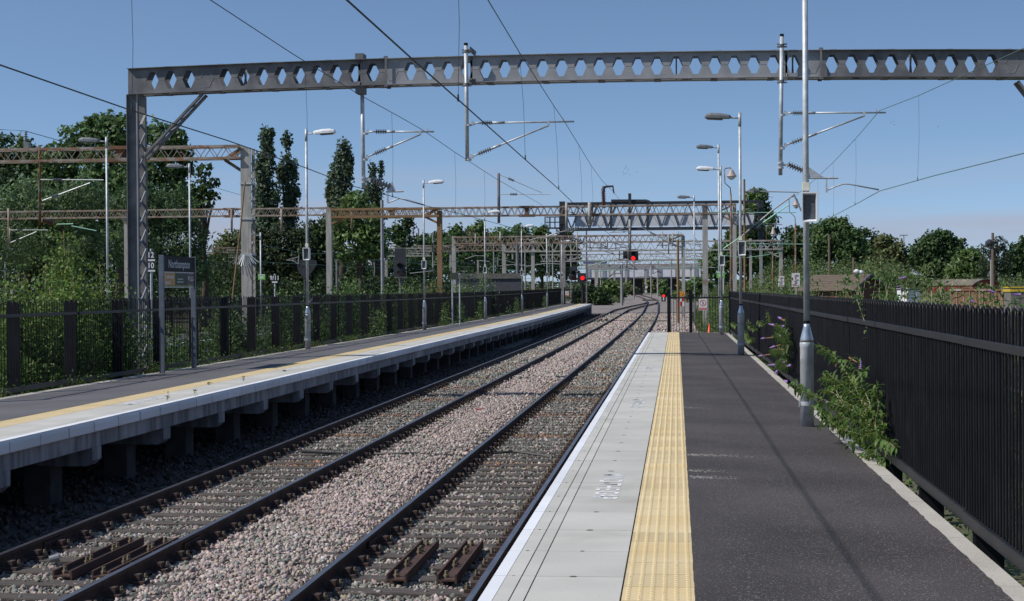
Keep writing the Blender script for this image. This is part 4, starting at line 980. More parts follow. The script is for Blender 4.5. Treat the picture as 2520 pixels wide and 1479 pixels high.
def portal(label, Y, x0, x1, yt, yb, cols, mat, n, ch=.10, lace=.05, dep=.55, single=False, refx=None, braces=(), joints=()):
    rx = refx if refx is not None else (x0 + x1) / 2
    zt = at(rx, yt, Y).z; zb = at(rx, yb, Y).z; xa = at(x0, 600, Y).x; xb = at(x1, 600, Y).x
    t = thing('lattice_gantry', label, 'gantry', ((xa + xb) / 2, Y, zg(Y) - 1.2), 'lattice gantries over the tracks')
    b = MB(); truss(b, (xa, Y, zt), (xb, Y, zt), dep, zt - zb, None, ch, lace, n, single); b.build('lattice_beam', mat, t)
    for (px, wpx, ytop, cm) in cols:
        xc = at(px, 640, Y).x; wd = wpx * Y / 4000.0; zt_ = at(px, ytop, Y).z
        b = MB(); b.box(xc - wd / 2, xc + wd / 2, Y - wd * .6, Y + wd * .6, -1.25 + zg(Y), zt_); b.build('column', cm, t)
    for (px, sd, L_) in braces:
        xc = at(px, 640, Y).x; l = L_ * Y / 4000.0; hh = (zt - zb)
        for s in (-.2, .2):
            b = MB(); b.bar((xc, Y + s, zt - .05), (xc + sd * l, Y + s, zb), ch * .9); b.build('brace', mat, t)
            b = MB(); b.bar((xc, Y + s, zb - hh * .9), (xc + sd * l, Y + s, zb), ch * .9); b.build('brace', mat, t)
    for px in joints:
        xc = at(px, 600, Y).x; b = MB()
        b.box(xc - .45, xc + .45, Y - dep / 2 - .06, Y + dep / 2 + .06, zt - .06, zt + .07); b.box(xc - .12, xc + .12, Y - dep / 2, Y + dep / 2, zb, zt); b.box(xc - .5, xc + .5, Y - dep / 2 - .06, Y + dep / 2 + .06, zb - .08, zb + .06); b.build('splice', rust, t)
    return t
# nearest rusty one on the left, with the tall concrete column
t = portal('nearest rusty lattice gantry, ending at the tall concrete column with a spiked collar', 60, -420, 597, 365, 394, (), rustl, 26, .085, .035, refx=300, joints=(300,))
Y = 60
b = MB(); xa, xb = at(596.5, 600, Y).x, at(614.5, 600, Y).x; b.box(xa, xb, Y - .18, Y + .12, -1.25, at(605, 363, Y).z); b.build('column', conc, t)
b = MB(); xc = at(618, 600, Y).x
for s in (-.15, .42): b.box(xb + .002, xb + .11, Y + s - .03, Y + s + .03, -1.25, at(605, 364, Y).z)
zt_ = at(605, 364, Y).z; z = -1.0; k = 0
while z < zt_ - .4: b.bar((xb + .09, Y - .15, z), (xb + .09, Y + .42, z + .35), .02, .03); b.bar((xb + .09, Y - .15, z + .35), (xb + .09, Y + .42, z + .7), .02, .03); z += .7
b.build('column_lacing', olive, t)
for py in (452, 539, 627):
    b = MB(); z = at(605, py, Y).z; b.box(xa - .03, xb + .14, Y - .21, Y + .45, z - .03, z + .03); b.build('strap', galv, t)
for i, k in enumerate(np.linspace(-1, 1, 13)):
    z = at(605, 629, Y).z; x = (xa + xb) / 2 + .02 + k * (xb - xa) * .75; b = MB(); b.bar((x * .5 + .5 * ((xa + xb) / 2 + k * .14), Y - .2, z + .03), (x + k * .33, Y - .5 + .2 * abs(k), z - .38 - .05 * (i % 2) + .12 * abs(k)), .018); b.build('spike', galv, t)
for dx in (-.2, .2):
    b = MB(); c0 = at(597, 366, Y); c1 = at(554, 394, Y); b.bar((c0.x, Y + dx, c0.z), (c1.x, Y + dx, c1.z), .10); b.build('brace', rustl, t)
c0 = at(597, 422, Y); c1 = at(554, 394, Y); b = MB(); b.bar(c0, c1, .11); b.build('brace', rust, t)
mini_cant(t, 97, 357, 554, Y, ((100, 442, 255, 443, galv), (104, 494, 222, 450, galv)), rust, .055)
b = MB(); insul(b, at(105, 542, Y), at(138, 552, Y), .10, 6); b.build('insulator', porc, t); b = MB(); b.tube([at(138, 552, Y), at(180, 551, Y)], .02, 5); b.tube([at(176, 556, Y), at(237, 568, Y)], .022, 5); b.build('arm', patina, t)
b = MB(); insul(b, at(63, 350, Y), at(63.5, 324, Y), .085, 6); b.box(at(57, 0, Y).x, at(69, 0, Y).x, Y - .1, Y + .1, at(60, 365, Y).z, at(60, 350, Y).z); b.build('insulator', porcg, t)
b = MB(); b.tube([at(-300, 300, 60), at(0, 318.5, 60), at(63, 322.5, 60), at(160, 350, 68), at(330, 404, 90), at(600, 482, 120), at(700, 502, 140)], .014, 5)
setp(b.build('overhead_wire', wirem), 'dark wire sloping down from the grey insulator post at the far left', 'overhead wire')
b = MB(); b.tube([at(603, 447, 59.6), at(600, 470, 59.5), at(592, 560, 59.2), at(571, 742, 58.8)], .03, 6)
setp(b.build('leaning_pole', brown), 'thin brown pole leaning against the tall concrete column', 'pole')
# long rusty gantry across the middle distance
mid = 100
t = portal('long rusty lattice gantry across the left middle distance on a rust-streaked column', 105, -300, 812, 518, 535, ((313, 11, 519, conc),), rustl, 54, .085, .04, refx=300, braces=((316, -1, 22),), joints=(570,))
for px, y1 in ((21, 613), (570, 572), (693, 572), (976 - 110, 566)): mini_cant(t, px, 515 if px > 100 else 512, y1, 104.5, (), rustl, .075)
mini_cant(t, 24, 560, 600, 104.4, ((24, 566, 118, 566, galv), (26, 597, 90, 570, galv)), rustl, .06)
t = portal('short brown lattice gantry between a pale column and a brown column', 97, 817, 1083, 514.5, 533, ((811, 13.5, 514, conc), (1082.5, 12, 519, brown)), brown, 15, .13, .055, refx=950, braces=((818, 1, 36), (1077, -1, 34)))
Yp = 101
t = portal('long rust-stained lattice gantry reaching the right-hand pole, above the black gantry', Yp, 815, 1812, 508.5, 529, ((1735.5, 13, 506, conc), (1808, 9, 506, conc)), rustl, 62, .095, .05, refx=1400, braces=((1802, -1, 40),), joints=(965, 1297, 1455))
mini_cant(t, 1227, 426, 549, Yp - .5, ((1230, 430, 1333, 474, galv), (1230, 478, 1356, 478, galv)), galvd, .09, w=.10)
mini_cant(t, 1394, 498, 563, Yp - .5, ((1397, 520, 1440, 534, galvl),), olive, .085)
mini_cant(t, 1451, 497, 552, Yp - .5, ((1452, 552, 1400, 570, galvl),), olive, .11)
mini_cant(t, 1549.7, 540, 620, Yp - .5, ((1548, 556, 1508, 570, galvl), (1548, 570, 1500, 572, galvl), (1580, 560, 1680, 616, galvl)), olive, .07)
for xa_, ya_, xb_, yb_ in ((1400, 567, 1345, 583), (1345, 584, 1302, 592)): b = MB(); b.tube([at(xa_, ya_, Yp), at((xa_ + xb_) / 2, (ya_ + yb_) / 2 - 3, Yp), at(xb_, yb_, Yp)], .035, 6); b.build('arm', galvl, t)
b = MB(); insul(b, at(1486, 502, Yp), at(1484.5, 470, Yp), .17, 8, .5); b.lathe(at(1486, 512, Yp), at(1486, 500, Yp), [(0, .12), (.6, .08), (1, .14)], 8); b.build('insulator', porc, t)
b = MB(); b.tube([at(1484, 470, Yp), at(1486, 461, Yp), at(1493, 459, Yp), at(1510, 458, Yp)], [.13, .11, .07, .05], 8); b.tube([at(1508, 458, Yp), at(1511, 476, Yp)], .05, 6); b.build('insulator_arm', steel, t)
for (a, s, c_) in (((1392, 566), (1425, 560), 0), ((1398, 583), (1430, 592), 0)): b = MB(); insul(b, at(*a, Yp - 1), at(*s, Yp - 1), .12, 6); b.build('insulator', porc if c_ else porcg, t)
# next ones
t = portal('grey lattice gantry further back ending at a pale column seen through the fence panel', 140, 1117, 1682, 581, 597, ((1117.5, 9.5, 581, conc), (1681.5, 8.5, 580, conc)), rustl, 40, .12, .07, refx=1400, braces=((1122, 1, 38), (1677, -1, 36)))
for px in (1170, 1231, 1345, 1420, 1630, 1645, 1655): mini_cant(t, px, 576 - (px % 7), 604 + (px % 29), 139.5, (), olive, .06)
for px in (1017, 1030, 1042, 1150, 1163, 1200, 1370): 
    b = MB(); insul(b, at(px, 584, 139), at(px, 562, 139), .10, 6); b.build('insulator', porc, t)
t = portal('deep pale lattice gantry with diagonal end legs, behind the black gantry', 162, 1240, 1922, 597, 618, ((1240.5, 9, 597, conc), (1311.5, 8.5, 592, conc), (1921.5, 8.5, 592, conc), (1847, 6, 587, conc)), olive, 30, .14, .09, refx=1400, braces=((1262, 1, -1), (1915, -1, 34)))
t = portal('rusty gantry behind the left trees, crossing between the sign posts', 182, 150, 640, 611.5, 623, ((96, 9, 614, conc),), rustl, 36, .12, .05, refx=400)
t = portal('grey-brown gantry behind the left trees with a column carrying a ladder platform', 186, 560, 1060, 613, 632, ((715.5, 9, 609, conc), (925, 8, 620, conc), (950.5, 7, 600, conc)), olive, 40, .12, .05, refx=800, braces=((711, -1, 26), (720, 1, 26)))
mast = t
t = portal('distant lattice gantry crossing low above the bridge, right part ending by the warning signs', 232, 1330, 1943, 626, 642, ((1941, 7, 620, conc), (1467.5, 8.5, 640, conc)), olive, 40, .14, .09, refx=1500)
t = portal('more distant lattice gantry just above the white bridge parapet', 285, 1400, 1760, 640, 651, ((1500, 5, 652, conc), (1512, 4.5, 656, conc), (1750, 5, 652, conc)), rustl, 28, .16, .09, refx=1550)
t = portal('most distant lattice gantry level with the white bridge parapet', 345, 1420, 1740, 652, 661, ((1540.5, 4.5, 655, conc), (1588.5, 4, 658, conc), (1700, 4, 655, conc)), olive, 26, .18, .09, refx=1550)
t = portal('distant rusty gantry in front of the left-hand background trees', 215, 960, 1330, 604, 617, ((1053, 4.5, 660, conc), (1109, 5, 620, conc), (1176, 4, 640, olive)), rustl, 30, .14, .07, refx=1150)
# loose masts
def mastpole(px, w, y0, Y, mat, label, name='mast'):
    a = at(px, y0, Y); wd = w * Y / 4000 / 2; b = MB(); b.tube([(a.x, Y, -1.25 + zg(Y)), (a.x, Y, a.z)], [wd * 1.15, wd], 8)
    return setp(b.build(name, mat), label, 'mast')
mastpole(1831.5, 5, 441, 60, brown, 'rusty brown round mast with a long insulated arm, right of the second lamp post')
mastpole(1529.8, 6, 650, 215, galvl, 'pale mast with dark collar standing beside the tracks left of the bridge pier')
mastpole(1770, 4.5, 700, 120, olive, 'short grey mast behind the last lamp post')
mastpole(829, 6, 640, 120, galvd, 'dark grey mast just right of the pale column in the left background')
mastpole(1273, 8, 590, 150, galvd, 'dark grey mast left of the grey-brown column in the background')
mastpole(1781, 5, 640, 190, conc, 'thin pale mast behind the second lamp post')
mastpole(1443, 3.5, 560, 190, galvd, 'slim dark mast rising beside the lower red signal')
mastpole(1668, 6, 590, 122, brown, 'brown stub mast left of the pale column at the platform end')
for i, (px, y0, Y) in enumerate(((940, 492, 120), (1008, 560, 200), (1065, 575, 200), (1560, 640, 300), (1602, 640, 300), (1618, 645, 320), (1652, 640, 280), (1478, 645, 260), (1360, 600, 210), (1405, 600, 240), (1725, 640, 260), (985, 585, 210), (1215, 600, 230), (1292, 600, 220))):
    mastpole(px, 3.0 if Y > 150 else 8, y0, Y, (galvl, olive, conc)[i % 3], ['pale mast against the poplar on the right of the left group', 'slim mast in front of the small dark tree', 'slim mast left of the third lamp post', 'thin far mast above the bridge, left of centre', 'thin far mast above the middle of the bridge', 'thin far mast just right of the bridge middle', 'thin far mast at the right of the bridge', 'thin far mast at the left end of the bridge', 'thin mast beside the caged ladder', 'thin mast just right of the black gantry column', 'thin mast right of the bridge', 'slim mast behind the left signal', 'slim mast right of the fourth lamp post', 'slim mast behind the grey-brown column'][i])
# arm of the brown mast
t = thing('wire_support', 'long insulated arm and green struts attached to the rusty brown mast', 'wire support', at(1832, 520, 60))
b = MB(); b.tube([at(1834, 471, 60), at(1853, 471, 60)], .03, 6); b.tube([at(1868, 471, 60), at(1965, 473, 60)], .022, 6); b.tube([at(1820, 586, 60), at(1900, 518, 60), at(1955, 478, 60)], .034, 6); b.tube([at(1953, 477, 60), at(1972, 520, 60)], .035, 6); b.tube([at(1886, 551, 60), at(1925, 552, 60)], .02, 5); b.build('arm', galvl, t)
b = MB(); insul(b, at(1853, 471, 60), at(1868, 471, 60), .085, 6); b.build('insulator', porcg, t)
b = MB(); insul(b, at(1838, 575, 60), at(1860, 556, 60), .09, 7); b.build('insulator', steel, t)
b = MB(); b.tube([at(1780, 612, 60), at(1835, 575, 60)], .02, 5); b.tube([at(1860, 560, 60), at(1942, 503, 60)], .022, 5); b.tube([at(1746, 522, 60), at(1838, 523, 60), at(1960, 523, 60)], .016, 5); b.tube([at(1843, 600, 60), at(2000, 601, 60)], .014, 5); b.tube([at(1770, 628, 60), at(1838, 634, 60), at(1925, 622, 60)], .012, 5); b.build('strut', patina, t)
# criss-cross of thin wires and green registration arms over the yard
k = 0
pos = [(-16, 108), (-20, 108), (-24, 110), (-29, 112), (-34, 118), (-11.5, 150), (-7.5, 160), (4.4, 110), (-41, 120)]
for i, (X, ya) in enumerate(pos):
    cp, kp, dr = [], [], []
    for j in range(18):
        y = ya + j * 14; s = .25 * ((j // 4) % 2 * 2 - 1); zz = zg(y)
        kp.append((X + s, y, 3.65 + zz)); cp.append((X + s * .6, y, 4.45 + zz + .65 * abs(((y - 102) / 52) % 1 * 2 - 1)))
        if j % 2: dr.append((Vector(cp[-1]), Vector(kp[-1])))
    wirething(['overhead wires of the first siding behind the opposite platform', 'overhead wires of the second siding behind the opposite platform', 'overhead wires of the third siding behind the opposite platform', 'overhead wires of the fourth siding, in front of the poplars', 'overhead wires furthest left but one, in front of the big trees', 'overhead wires left of the black gantry column',
               'overhead wires passing below the black gantry', 'overhead wires right of the brown mast', 'overhead wires furthest left, in front of the big trees'][i], cp, kp, dr, .012, .013, MATS['copper_patina'] if i % 2 else wirem)
random.seed(3)
spots = [(735, 650, 705, 640), (640, 655, 700, 640), (930, 700, 850, 640), (870, 668, 905, 655), (1000, 668, 950, 668), (1045, 690, 1110, 680), (1225, 655, 1300, 655), (1236, 664, 1292, 668), (1180, 640, 1240, 640), (1300, 655, 1380, 650), (1430, 660, 1500, 640), (1510, 640, 1560, 620), (1600, 630, 1660, 640), (1460, 668, 1540, 664), (1620, 660, 1700, 656), (1570, 655, 1620, 662), (560, 640, 620, 650), (480, 640, 520, 650), (820, 690, 900, 640), (760, 655, 840, 640), (1120, 660, 1200, 664), (1400, 640, 1470, 632), (1040, 655, 1090, 650), (1240, 690, 1310, 684), (1330, 672, 1380, 668), (690, 690, 700, 705), (300, 655, 380, 640), (210, 650, 160, 650)]
for _ in range(62):
    x_ = random.uniform(1390, 1735) if random.random() < .75 else random.uniform(1000, 1380); y_ = random.uniform(585, 688); w_ = random.uniform(18, 60) * random.choice((-1, 1)); spots.append((x_, y_, x_ + w_, y_ + random.uniform(-7, 9)))
for i, (xa_, ya_, xb_, yb_) in enumerate(spots):
    Y = 150 + (i * 37) % 150; b = MB(); mm = (patina, galvl, steel, rustl)[i % 4] if i > 27 else (patina if i % 3 else galvl); m_ = ((xa_ + xb_) / 2, (ya_ + yb_) / 2 - (4 if i % 3 == 0 else 0))
    b.tube([at(xa_, ya_, Y), at(*m_, Y), at(xb_, yb_, Y)], .045, 5)
    if i % 2 == 0: b.tube([at(xa_, ya_, Y), at(xa_, ya_ - 22, Y)], .06, 5); b.tube([at(xa_, ya_ - 18, Y), at(xb_, yb_, Y)], .035, 5)
    setp(b.build('registration_arm', mm), 'thin green, grey or rusty registration arm among the wires of the distant yard', 'wire arm', 'registration arms in the distant yard')
# ------------------------------------------------------------------ black signal gantry
Y = 165
bk = pm('black_gantry_paint', (.022, .024, .030), (.035, .037, .045), 2, .5)
t = thing('signal_gantry', 'tall black signal gantry with handrailed walkway across the tracks', 'signal gantry', (at(1620, 0, Y).x, Y, 0))
zt, z1, z0 = at(1620, 499, Y).z, at(1620, 556, Y).z, at(1620, 563, Y).z; xa, xb = at(1385, 600, Y).x, at(1872, 600, Y).x
b = MB(); truss(b, (xa, Y, zt), (xb, Y, zt), 1.3, zt - z0, None, .22, .11, 11); b.build('lattice_beam', bk, t)
b = MB(); truss(b, (xa, Y - .7, at(1620, 531, Y).z), (xb, Y - .7, at(1620, 531, Y).z), .1, at(1620, 531, Y).z - z0, None, .07, .0 + .05, 13, True); b.box(xa, xb, Y - .9, Y + .9, z0 - .12, z0 + .14); b.build('walkway', bk, t)
b = MB(); b.box(xa + 1.2, xb - .6, Y + .75, Y + .79, at(1620, 555, Y).z, at(1620, 527, Y).z); b.build('mesh_screen', pm('pale_mesh', (.62, .65, .70), (.68, .70, .75), 2, .7), t)
for px, wp, yy in ((1384.5, 14, 496), (1872.5, 12.5, 493)):
    x = at(px, 600, Y).x; w2 = wp * Y / 8000; b = MB(); b.box(x - w2, x + w2, Y - w2, Y + w2, at(px, 592, Y).z, at(px, yy, Y).z); b.build('column', bk, t)
    b = MB(); k_ = .95 if px < 1500 else .55; b.box(x - w2 * k_, x + w2 * k_, Y - w2, Y + w2, -1.2 + zg(Y), at(px, 592, Y).z - .02); b.build('column_leg', pm('grey_leg', (.20, .19, .185), (.27, .26, .25), 1.5, .8) if px < 1500 else galvl, t)
b = MB()
for (p, q) in (((1504, 503), (1504, 560)), ((1594, 499), (1594, 560)), ((1504, 494), (1592, 494)), ((1592, 494), (1604, 500))): b.bar(at(*p, Y - .8), at(*q, Y - .8), .26)
b.build('raised_frame', bk, t)
b = MB(); b.bar(at(1549.8, 476, Y - 1), at(1549.8, 636, Y - 1), .3); b.build('signal_mast', bk, t)
b = MB(); xl, xr = at(1342, 600, Y).x, at(1378, 600, Y).x; zf = at(1360, 560, Y).z; zh = at(1360, 534, Y).z
b.box(xl, xr, Y - .6, Y + .6, zf - .12, zf)
for x in np.linspace(xl, xr, 4):
    for s in (-.6, .6): b.bar((x, Y + s, zf), (x, Y + s, zh), .06)
for z in (zh, (zh + zf) / 2):
    for s in (-.6, .6): b.bar((xl, Y + s, z), (xr, Y + s, z), .05)
b.build('access_cage', bk, t)
b = MB(); x0_, x1_ = at(1348, 600, Y).x, at(1352.5, 600, Y).x
for x in (x0_, x1_): b.bar((x, Y - .5, -1 + zg(Y)), (x, Y - .5, zf + 1), .04)
z = -.6
while z < zf: b.bar((x0_, Y - .5, z), (x1_, Y - .5, z), .03); z += .3
b.build('ladder', galvl, t)
lampred = emit('red_signal_light', (1.0, .012, .012), 1.3)
def signal(px0, py0, px1, py1, Y, lx, ly, lr, label, lit=True, mat=bk, name='railway_signal', hood=True):
    a = at(px0, py0, Y); c = at(px1, py1, Y); t = thing(name, label, 'railway signal', ((a.x + c.x) / 2, Y, c.z))
    b = MB(); b.box(a.x, c.x, Y, Y + .06, c.z, a.z); b.box(a.x + (c.x - a.x) * .2, c.x - (c.x - a.x) * .2, Y + .06, Y + .5, c.z + .1, a.z - .1); b.build('backboard', mat, t, bevel=.02)
    p = at(lx, ly, Y - .1); r = lr * Y / 4000; n = 0
    zz = p.z
    if hood:
        for k in range(3 if a.z - zz > 3 * r else 1):
            b = MB(); cz = zz + k * r * 2.6
            if cz + r > a.z: break
            b.lathe((p.x, Y - .01, cz), (p.x, Y - .05, cz), [(0, r), (1, r)], 14); b.build('signal_lens', (lampred if lit else pm('unlit_red_lens', (.10, .008, .008), None, 1, .2)) if k == 0 else black, t)
            b = MB(); m_ = 10; vs = []
            for q in range(m_ + 1):
                an = math.pi * (q / m_); vs += [(p.x + r * 1.12 * math.cos(an), Y, cz + r * 1.12 * math.sin(an)), (p.x + r * 1.12 * math.cos(an), Y - .28, cz + r * 1.12 * math.sin(an) - .03)]
            b.add(vs, [(2 * q, 2 * q + 1, 2 * q + 3, 2 * q + 2) for q in range(m_)]); b.build('hood', mat, t)
    return t
t = signal(1545.5, 613, 1571, 641, 163.5, 1558.6, 635.5, 5, 'lit red signal hanging from the black gantry above the tracks')
t = signal(1533, 618, 1545, 637, 163.5, 1539, 632, 4, 'unlit black signal box just left of the hanging red signal', False)
t = signal(1421, 672, 1446, 693, 190, 1433.4, 684, 5, 'lower lit red signal beside the bush at the end of the opposite platform')
t = signal(1403, 656, 1419, 690, 190, 1411, 684, 5.0, 'unlit black signal housing left of the lower red signal', False)
b = MB(); p = at(1433, 693, 190); b.tube([(p.x, 190.3, -1.2 + zg(190)), (p.x, 190.3, p.z)], .12, 8); b.bar(at(1400, 695, 190), at(1447, 695, 190), .12); setp(b.build('signal_post', bk), 'black post and bracket carrying the lower pair of signals', 'post')
t = signal(969, 634, 998, 681, 118, 985, 672, 7, 'tall dark signal with a faint red lens above the bushes in the left background', False)
b = MB(); a = at(971, 611, 118); c = at(997, 634, 118); b.box(a.x, c.x, 118, 118.3, c.z, a.z); setp(b.build('route_indicator', bk), 'black rectangular indicator box directly above the dark signal', 'indicator box')
b = MB(); p = at(984, 681, 118); b.tube([(p.x, 118.3, -1.2), (p.x, 118.3, p.z)], .12, 8); b.bar(at(969, 682, 117.8), at(1001, 682, 117.8), .05); b.bar(at(1000, 682, 117.8), at(1000, 636, 117.8), .03); setp(b.build('signal_post', galvd), 'grey post with small platform under the dark signal', 'post')
# back of a slanted multi-head signal near the ladder column
t = thing('railway_signal', 'dark slanted signal hood beside the ladder column in the left background', 'railway signal', at(752, 660, 150)); b = MB()
pp = [at(*q, 150) for q in ((730, 640), (775, 640), (778, 652), (760, 680), (748, 686), (732, 664))]; b.add(pp + [p + Vector((0, .5, 0)) for p in pp], [(0, 1, 2, 3, 4, 5), (11, 10, 9, 8, 7, 6)] + [(i, 6 + i, 6 + (i + 1) % 6, (i + 1) % 6) for i in range(6)]); b.build('hood', bk, t)
b = MB(); b.tube([at(752, 740, 150.3), at(752, 680, 150.3)], .2, 8); b.build('post', bk, t)
# maintenance platform with rail on the ladder column
t = thing('access_platform', 'small railed access platform with ladder on a column in the left background', 'platform', at(718, 707, 176)); b = MB()
a, c = at(702, 708, 176), at(732, 708, 176); b.box(a.x, c.x, 175.2, 177, a.z - .25, a.z); b.build('deck', conc, t)
b = MB()
for px in (704, 712, 722, 730): b.bar(at(px, 708, 175.3), at(px, 680, 175.3), .05)
b.bar(at(703, 681, 175.3), at(731, 681, 175.3), .05); b.bar(at(703, 694, 175.3), at(731, 694, 175.3), .04); b.build('handrail', galv, t)
b = MB()
for px in (724, 728.5): b.bar(at(px, 708, 175.6), at(px, 640, 175.6), .045)
for py in range(642, 706, 5): b.bar(at(724, py, 175.6), at(728.5, py, 175.6), .03)
b.build('ladder', galvl, t)
# ground signal and small lineside items
t = thing('ground_signal', 'small ground signal with a red light beside the track in the distance', 'railway signal', at(1633, 740, 225)); p = at(1633, 742, 225); b = MB(); b.box(p.x - .3, p.x + .3, 225, 225.3, p.z, at(1633, 725, 225).z); b.build('housing', bk, t)
b = MB(); q = at(1633, 728, 224.8); b.lathe((q.x, 224.98, q.z), (q.x, 224.9, q.z), [(0, .18), (1, .18)], 12); b.build('signal_lens', lampred, t); b = MB(); q = at(1633, 735, 224.8); b.box(q.x - .08, q.x + .08, 224.9, 224.98, q.z - .25, q.z + .2); b.build('white_plate', signw, t)
p = at(1679, 742, 138.8); t = thing('marker_board', 'orange and red-white chequered marker board on the pale column behind the fence panel', 'sign', p); M = frame(p, (1, 0, 0), (0, 0, 1)); u = .19
orange = pm('orange_paint', (.70, .27, .02), (.60, .22, .02), 5, .6)
panel('orange_plate', M, -u, u, .42, .85, 0, .02, orange, t)
for i in range(2):
    for j in range(2): panel('white_square' if (i + j) % 2 else 'red_square', M, -u + i * u, i * u, -.4 + j * .4, j * .4, 0, .02, signw if (i + j) % 2 else red, t)
t = thing('traffic_cone', 'orange traffic cone standing behind the hooped gate', 'traffic cone', (at(1745.5, 800, 66).x, 66, -1.1)); x = at(1745.5, 800, 66).x; zc = at(1745, 811, 66).z
b = MB(); b.lathe((x, 66, zc - .35), (x, 66, at(1745, 797, 66).z), [(0, .10), (.1, .095), (1, .02)], 14); b.build('cone', pm('orange_plastic', (.75, .10, .02), (.65, .09, .02), 4, .5), t, smooth=True)
b = MB(); b.box(x - .13, x + .13, 65.87, 66.13, zc - .39, zc - .35); b.build('base', black, t)
def round_sign(px, py, Y, rpx, label):
    p = at(px, py, Y); t = thing('speed_sign', label, 'sign', p); M = frame(p, (1, 0, 0), (0, 0, 1)); r = rpx * Y / 4000
    disc('plate', M, 0, 0, r, 0, .03, signw, t, n=20); disc('ring', M, 0, 0, r, .03, .05, signk, t, ri=r * .8, n=20)
round_sign(1590.5, 706, 240, 4.6, 'upper round white speed sign under the bridge'); round_sign(1589, 717, 240, 4.2, 'lower round white speed sign under the bridge'); round_sign(1664, 702, 240, 3, 'round white speed sign right of the bridge pier')
def shock(px0, py0, px1, py1, Y, label):
    a = at(px0, py0, Y); c = at(px1, py1, Y); w_ = c.x - a.x; h_ = a.z - c.z; t = thing('warning_sign', label, 'sign', ((a.x + c.x) / 2, Y, c.z)); M = frame(((a.x + c.x) / 2, Y, (a.z + c.z) / 2), (1, 0, 0), (0, 0, 1))
    panel('board', M, -w_ / 2, w_ / 2, -h_ / 2, h_ / 2, 0, .02, signw, t); fr = pm('faded_red', (.45, .09, .10), (.52, .16, .16), 8, .6)
    for pts in (((.15, .42), (-.18, .22), (.02, .20), (-.12, .05)), ((.28, .05), (-.25, -.10), (.12, -.14), (-.2, -.30)), ((-.30, .44), (-.10, .36), (.1, .3), (.3, .36))):
        b = MB()
        for p, q in zip(pts, pts[1:]): b.bar((p[0] * w_, p[1] * h_, .024), (q[0] * w_, q[1] * h_, .024), .006, w_ * .10)
        b.v = [tuple(M @ Vector(v)) for v in b.v]; b.build('flash_symbol', fr, t)
    panel('text_line', M, -w_ * .38, w_ * .38, -h_ * .42, -h_ * .37, .02, .026, fr, t)
    b = MB(); b.bar(((a.x + c.x) / 2, Y + .05, -1.2), ((a.x + c.x) / 2, Y + .05, c.z + .1), .12); b.build('post', conc, t)
shock(1914.5, 679.5, 1930, 705, 112, 'smaller white electrification warning sign with red flashes'); shock(1948, 672, 1968.5, 705.5, 95, 'larger white electrification warning sign with red flashes')
# ------------------------------------------------------------------ bridge
Y = 400
t = thing('road_bridge', 'long low bridge with white panelled parapet and dark piers across the tracks', 'bridge', (at(1590, 0, Y).x, Y, 0)); wp_ = pm('white_parapet', (.66, .66, .68), (.58, .58, .60), .8, .7)
xa, xb = at(1440, 600, Y).x, at(1730, 600, Y).x; za, zb_ = at(1580, 653, Y).z, at(1580, 682, Y).z
b = MB(); b.box(xa, xb, Y, Y + .4, zb_, at(1580, 661, Y).z); b.build('parapet', wp_, t); b = MB(); b.box(xa, xb, Y - .1, Y + .5, at(1580, 661, Y).z + .01, za); b.build('top_beam', pm('lilac_grey_steel', (.26, .25, .29), (.32, .31, .34), 1, .6), t)
for px in (1448, 1486, 1541, 1589, 1623, 1665, 1712): x = at(px, 600, Y).x; b = MB(); b.box(x - .42, x + .42, Y - .16, Y - .002, zb_, at(1580, 661, Y).z - .02); b.build('pilaster', pm('blue_grey_panel', (.22, .24, .28), (.26, .28, .32), 1, .7) if 'blue_grey_panel' not in MATS else MATS['blue_grey_panel'], t)
b = MB(); b.box(xa - 4, xb + 4, Y - .3, Y + 11, zb_ - .5, zb_ - .02); b.build('deck', bk, t)
for x0_, x1_ in ((1449, 1486), (1549, 1575), (1639, 1663)): b = MB(); b.box(at(x0_, 0, Y).x, at(x1_, 0, Y).x, Y + 1, Y + 10, -1.2, zb_ - .5); b.build('pier', brickd, t)
b = MB(); a, c = at(1425, 638, 430), at(1490, 658, 430); b.box(a.x + 1, c.x, 430, 440, at(1450, 648, 430).z, at(1450, 640, 430).z); setp(b.build('warehouse', pm('blue_cladding', (.05, .08, .30), (.06, .09, .34), 1, .6)), 'strip of a blue-clad warehouse roof behind the bridge', 'building')
# pale retaining wall behind the third lamp post
t = thing('retaining_wall', 'blue-grey brick wall with pale concrete coping behind the buddleia', 'wall', at(1200, 720, 120)); a, c = at(1124, 672, 120), at(1285, 740, 120)
bw = pm('blue_brick', (.075, .078, .095), (.05, .052, .062), 3, .9, 0, .01, 14, stretch=(.6, 1, 7)); b = MB(); b.box(a.x, c.x, 120, 120.6, -1.2, at(1200, 686, 120).z); b.build('brickwork', bw, t); b = MB(); b.box(a.x, c.x, 119.9, 120.7, at(1200, 686, 120).z + .004, at(1200, 673, 120).z); b.build('coping', pm('weathered_coping', (.16, .15, .14), (.11, .10, .09), 2, .9), t)
t = thing('notice_board', 'dark two-legged notice board on the opposite platform in front of the brick wall', 'sign', (at(1114, 0, 76).x, 76, 0)); 
for px in (1108, 1126): b = MB(); b.tube([(at(px, 0, 76).x, 76, -.1), (at(px, 0, 76).x, 76, at(px, 672, 76).z)], .035, 6); b.build('sign_post', galv, t)
b = MB(); a, c = at(1108, 671, 75.9), at(1127, 688, 75.9); b.box(a.x, c.x, 75.9, 75.94, c.z, a.z); b.build('board', pm('olive_board', (.04, .05, .03), (.06, .065, .04), 3, .4), t)
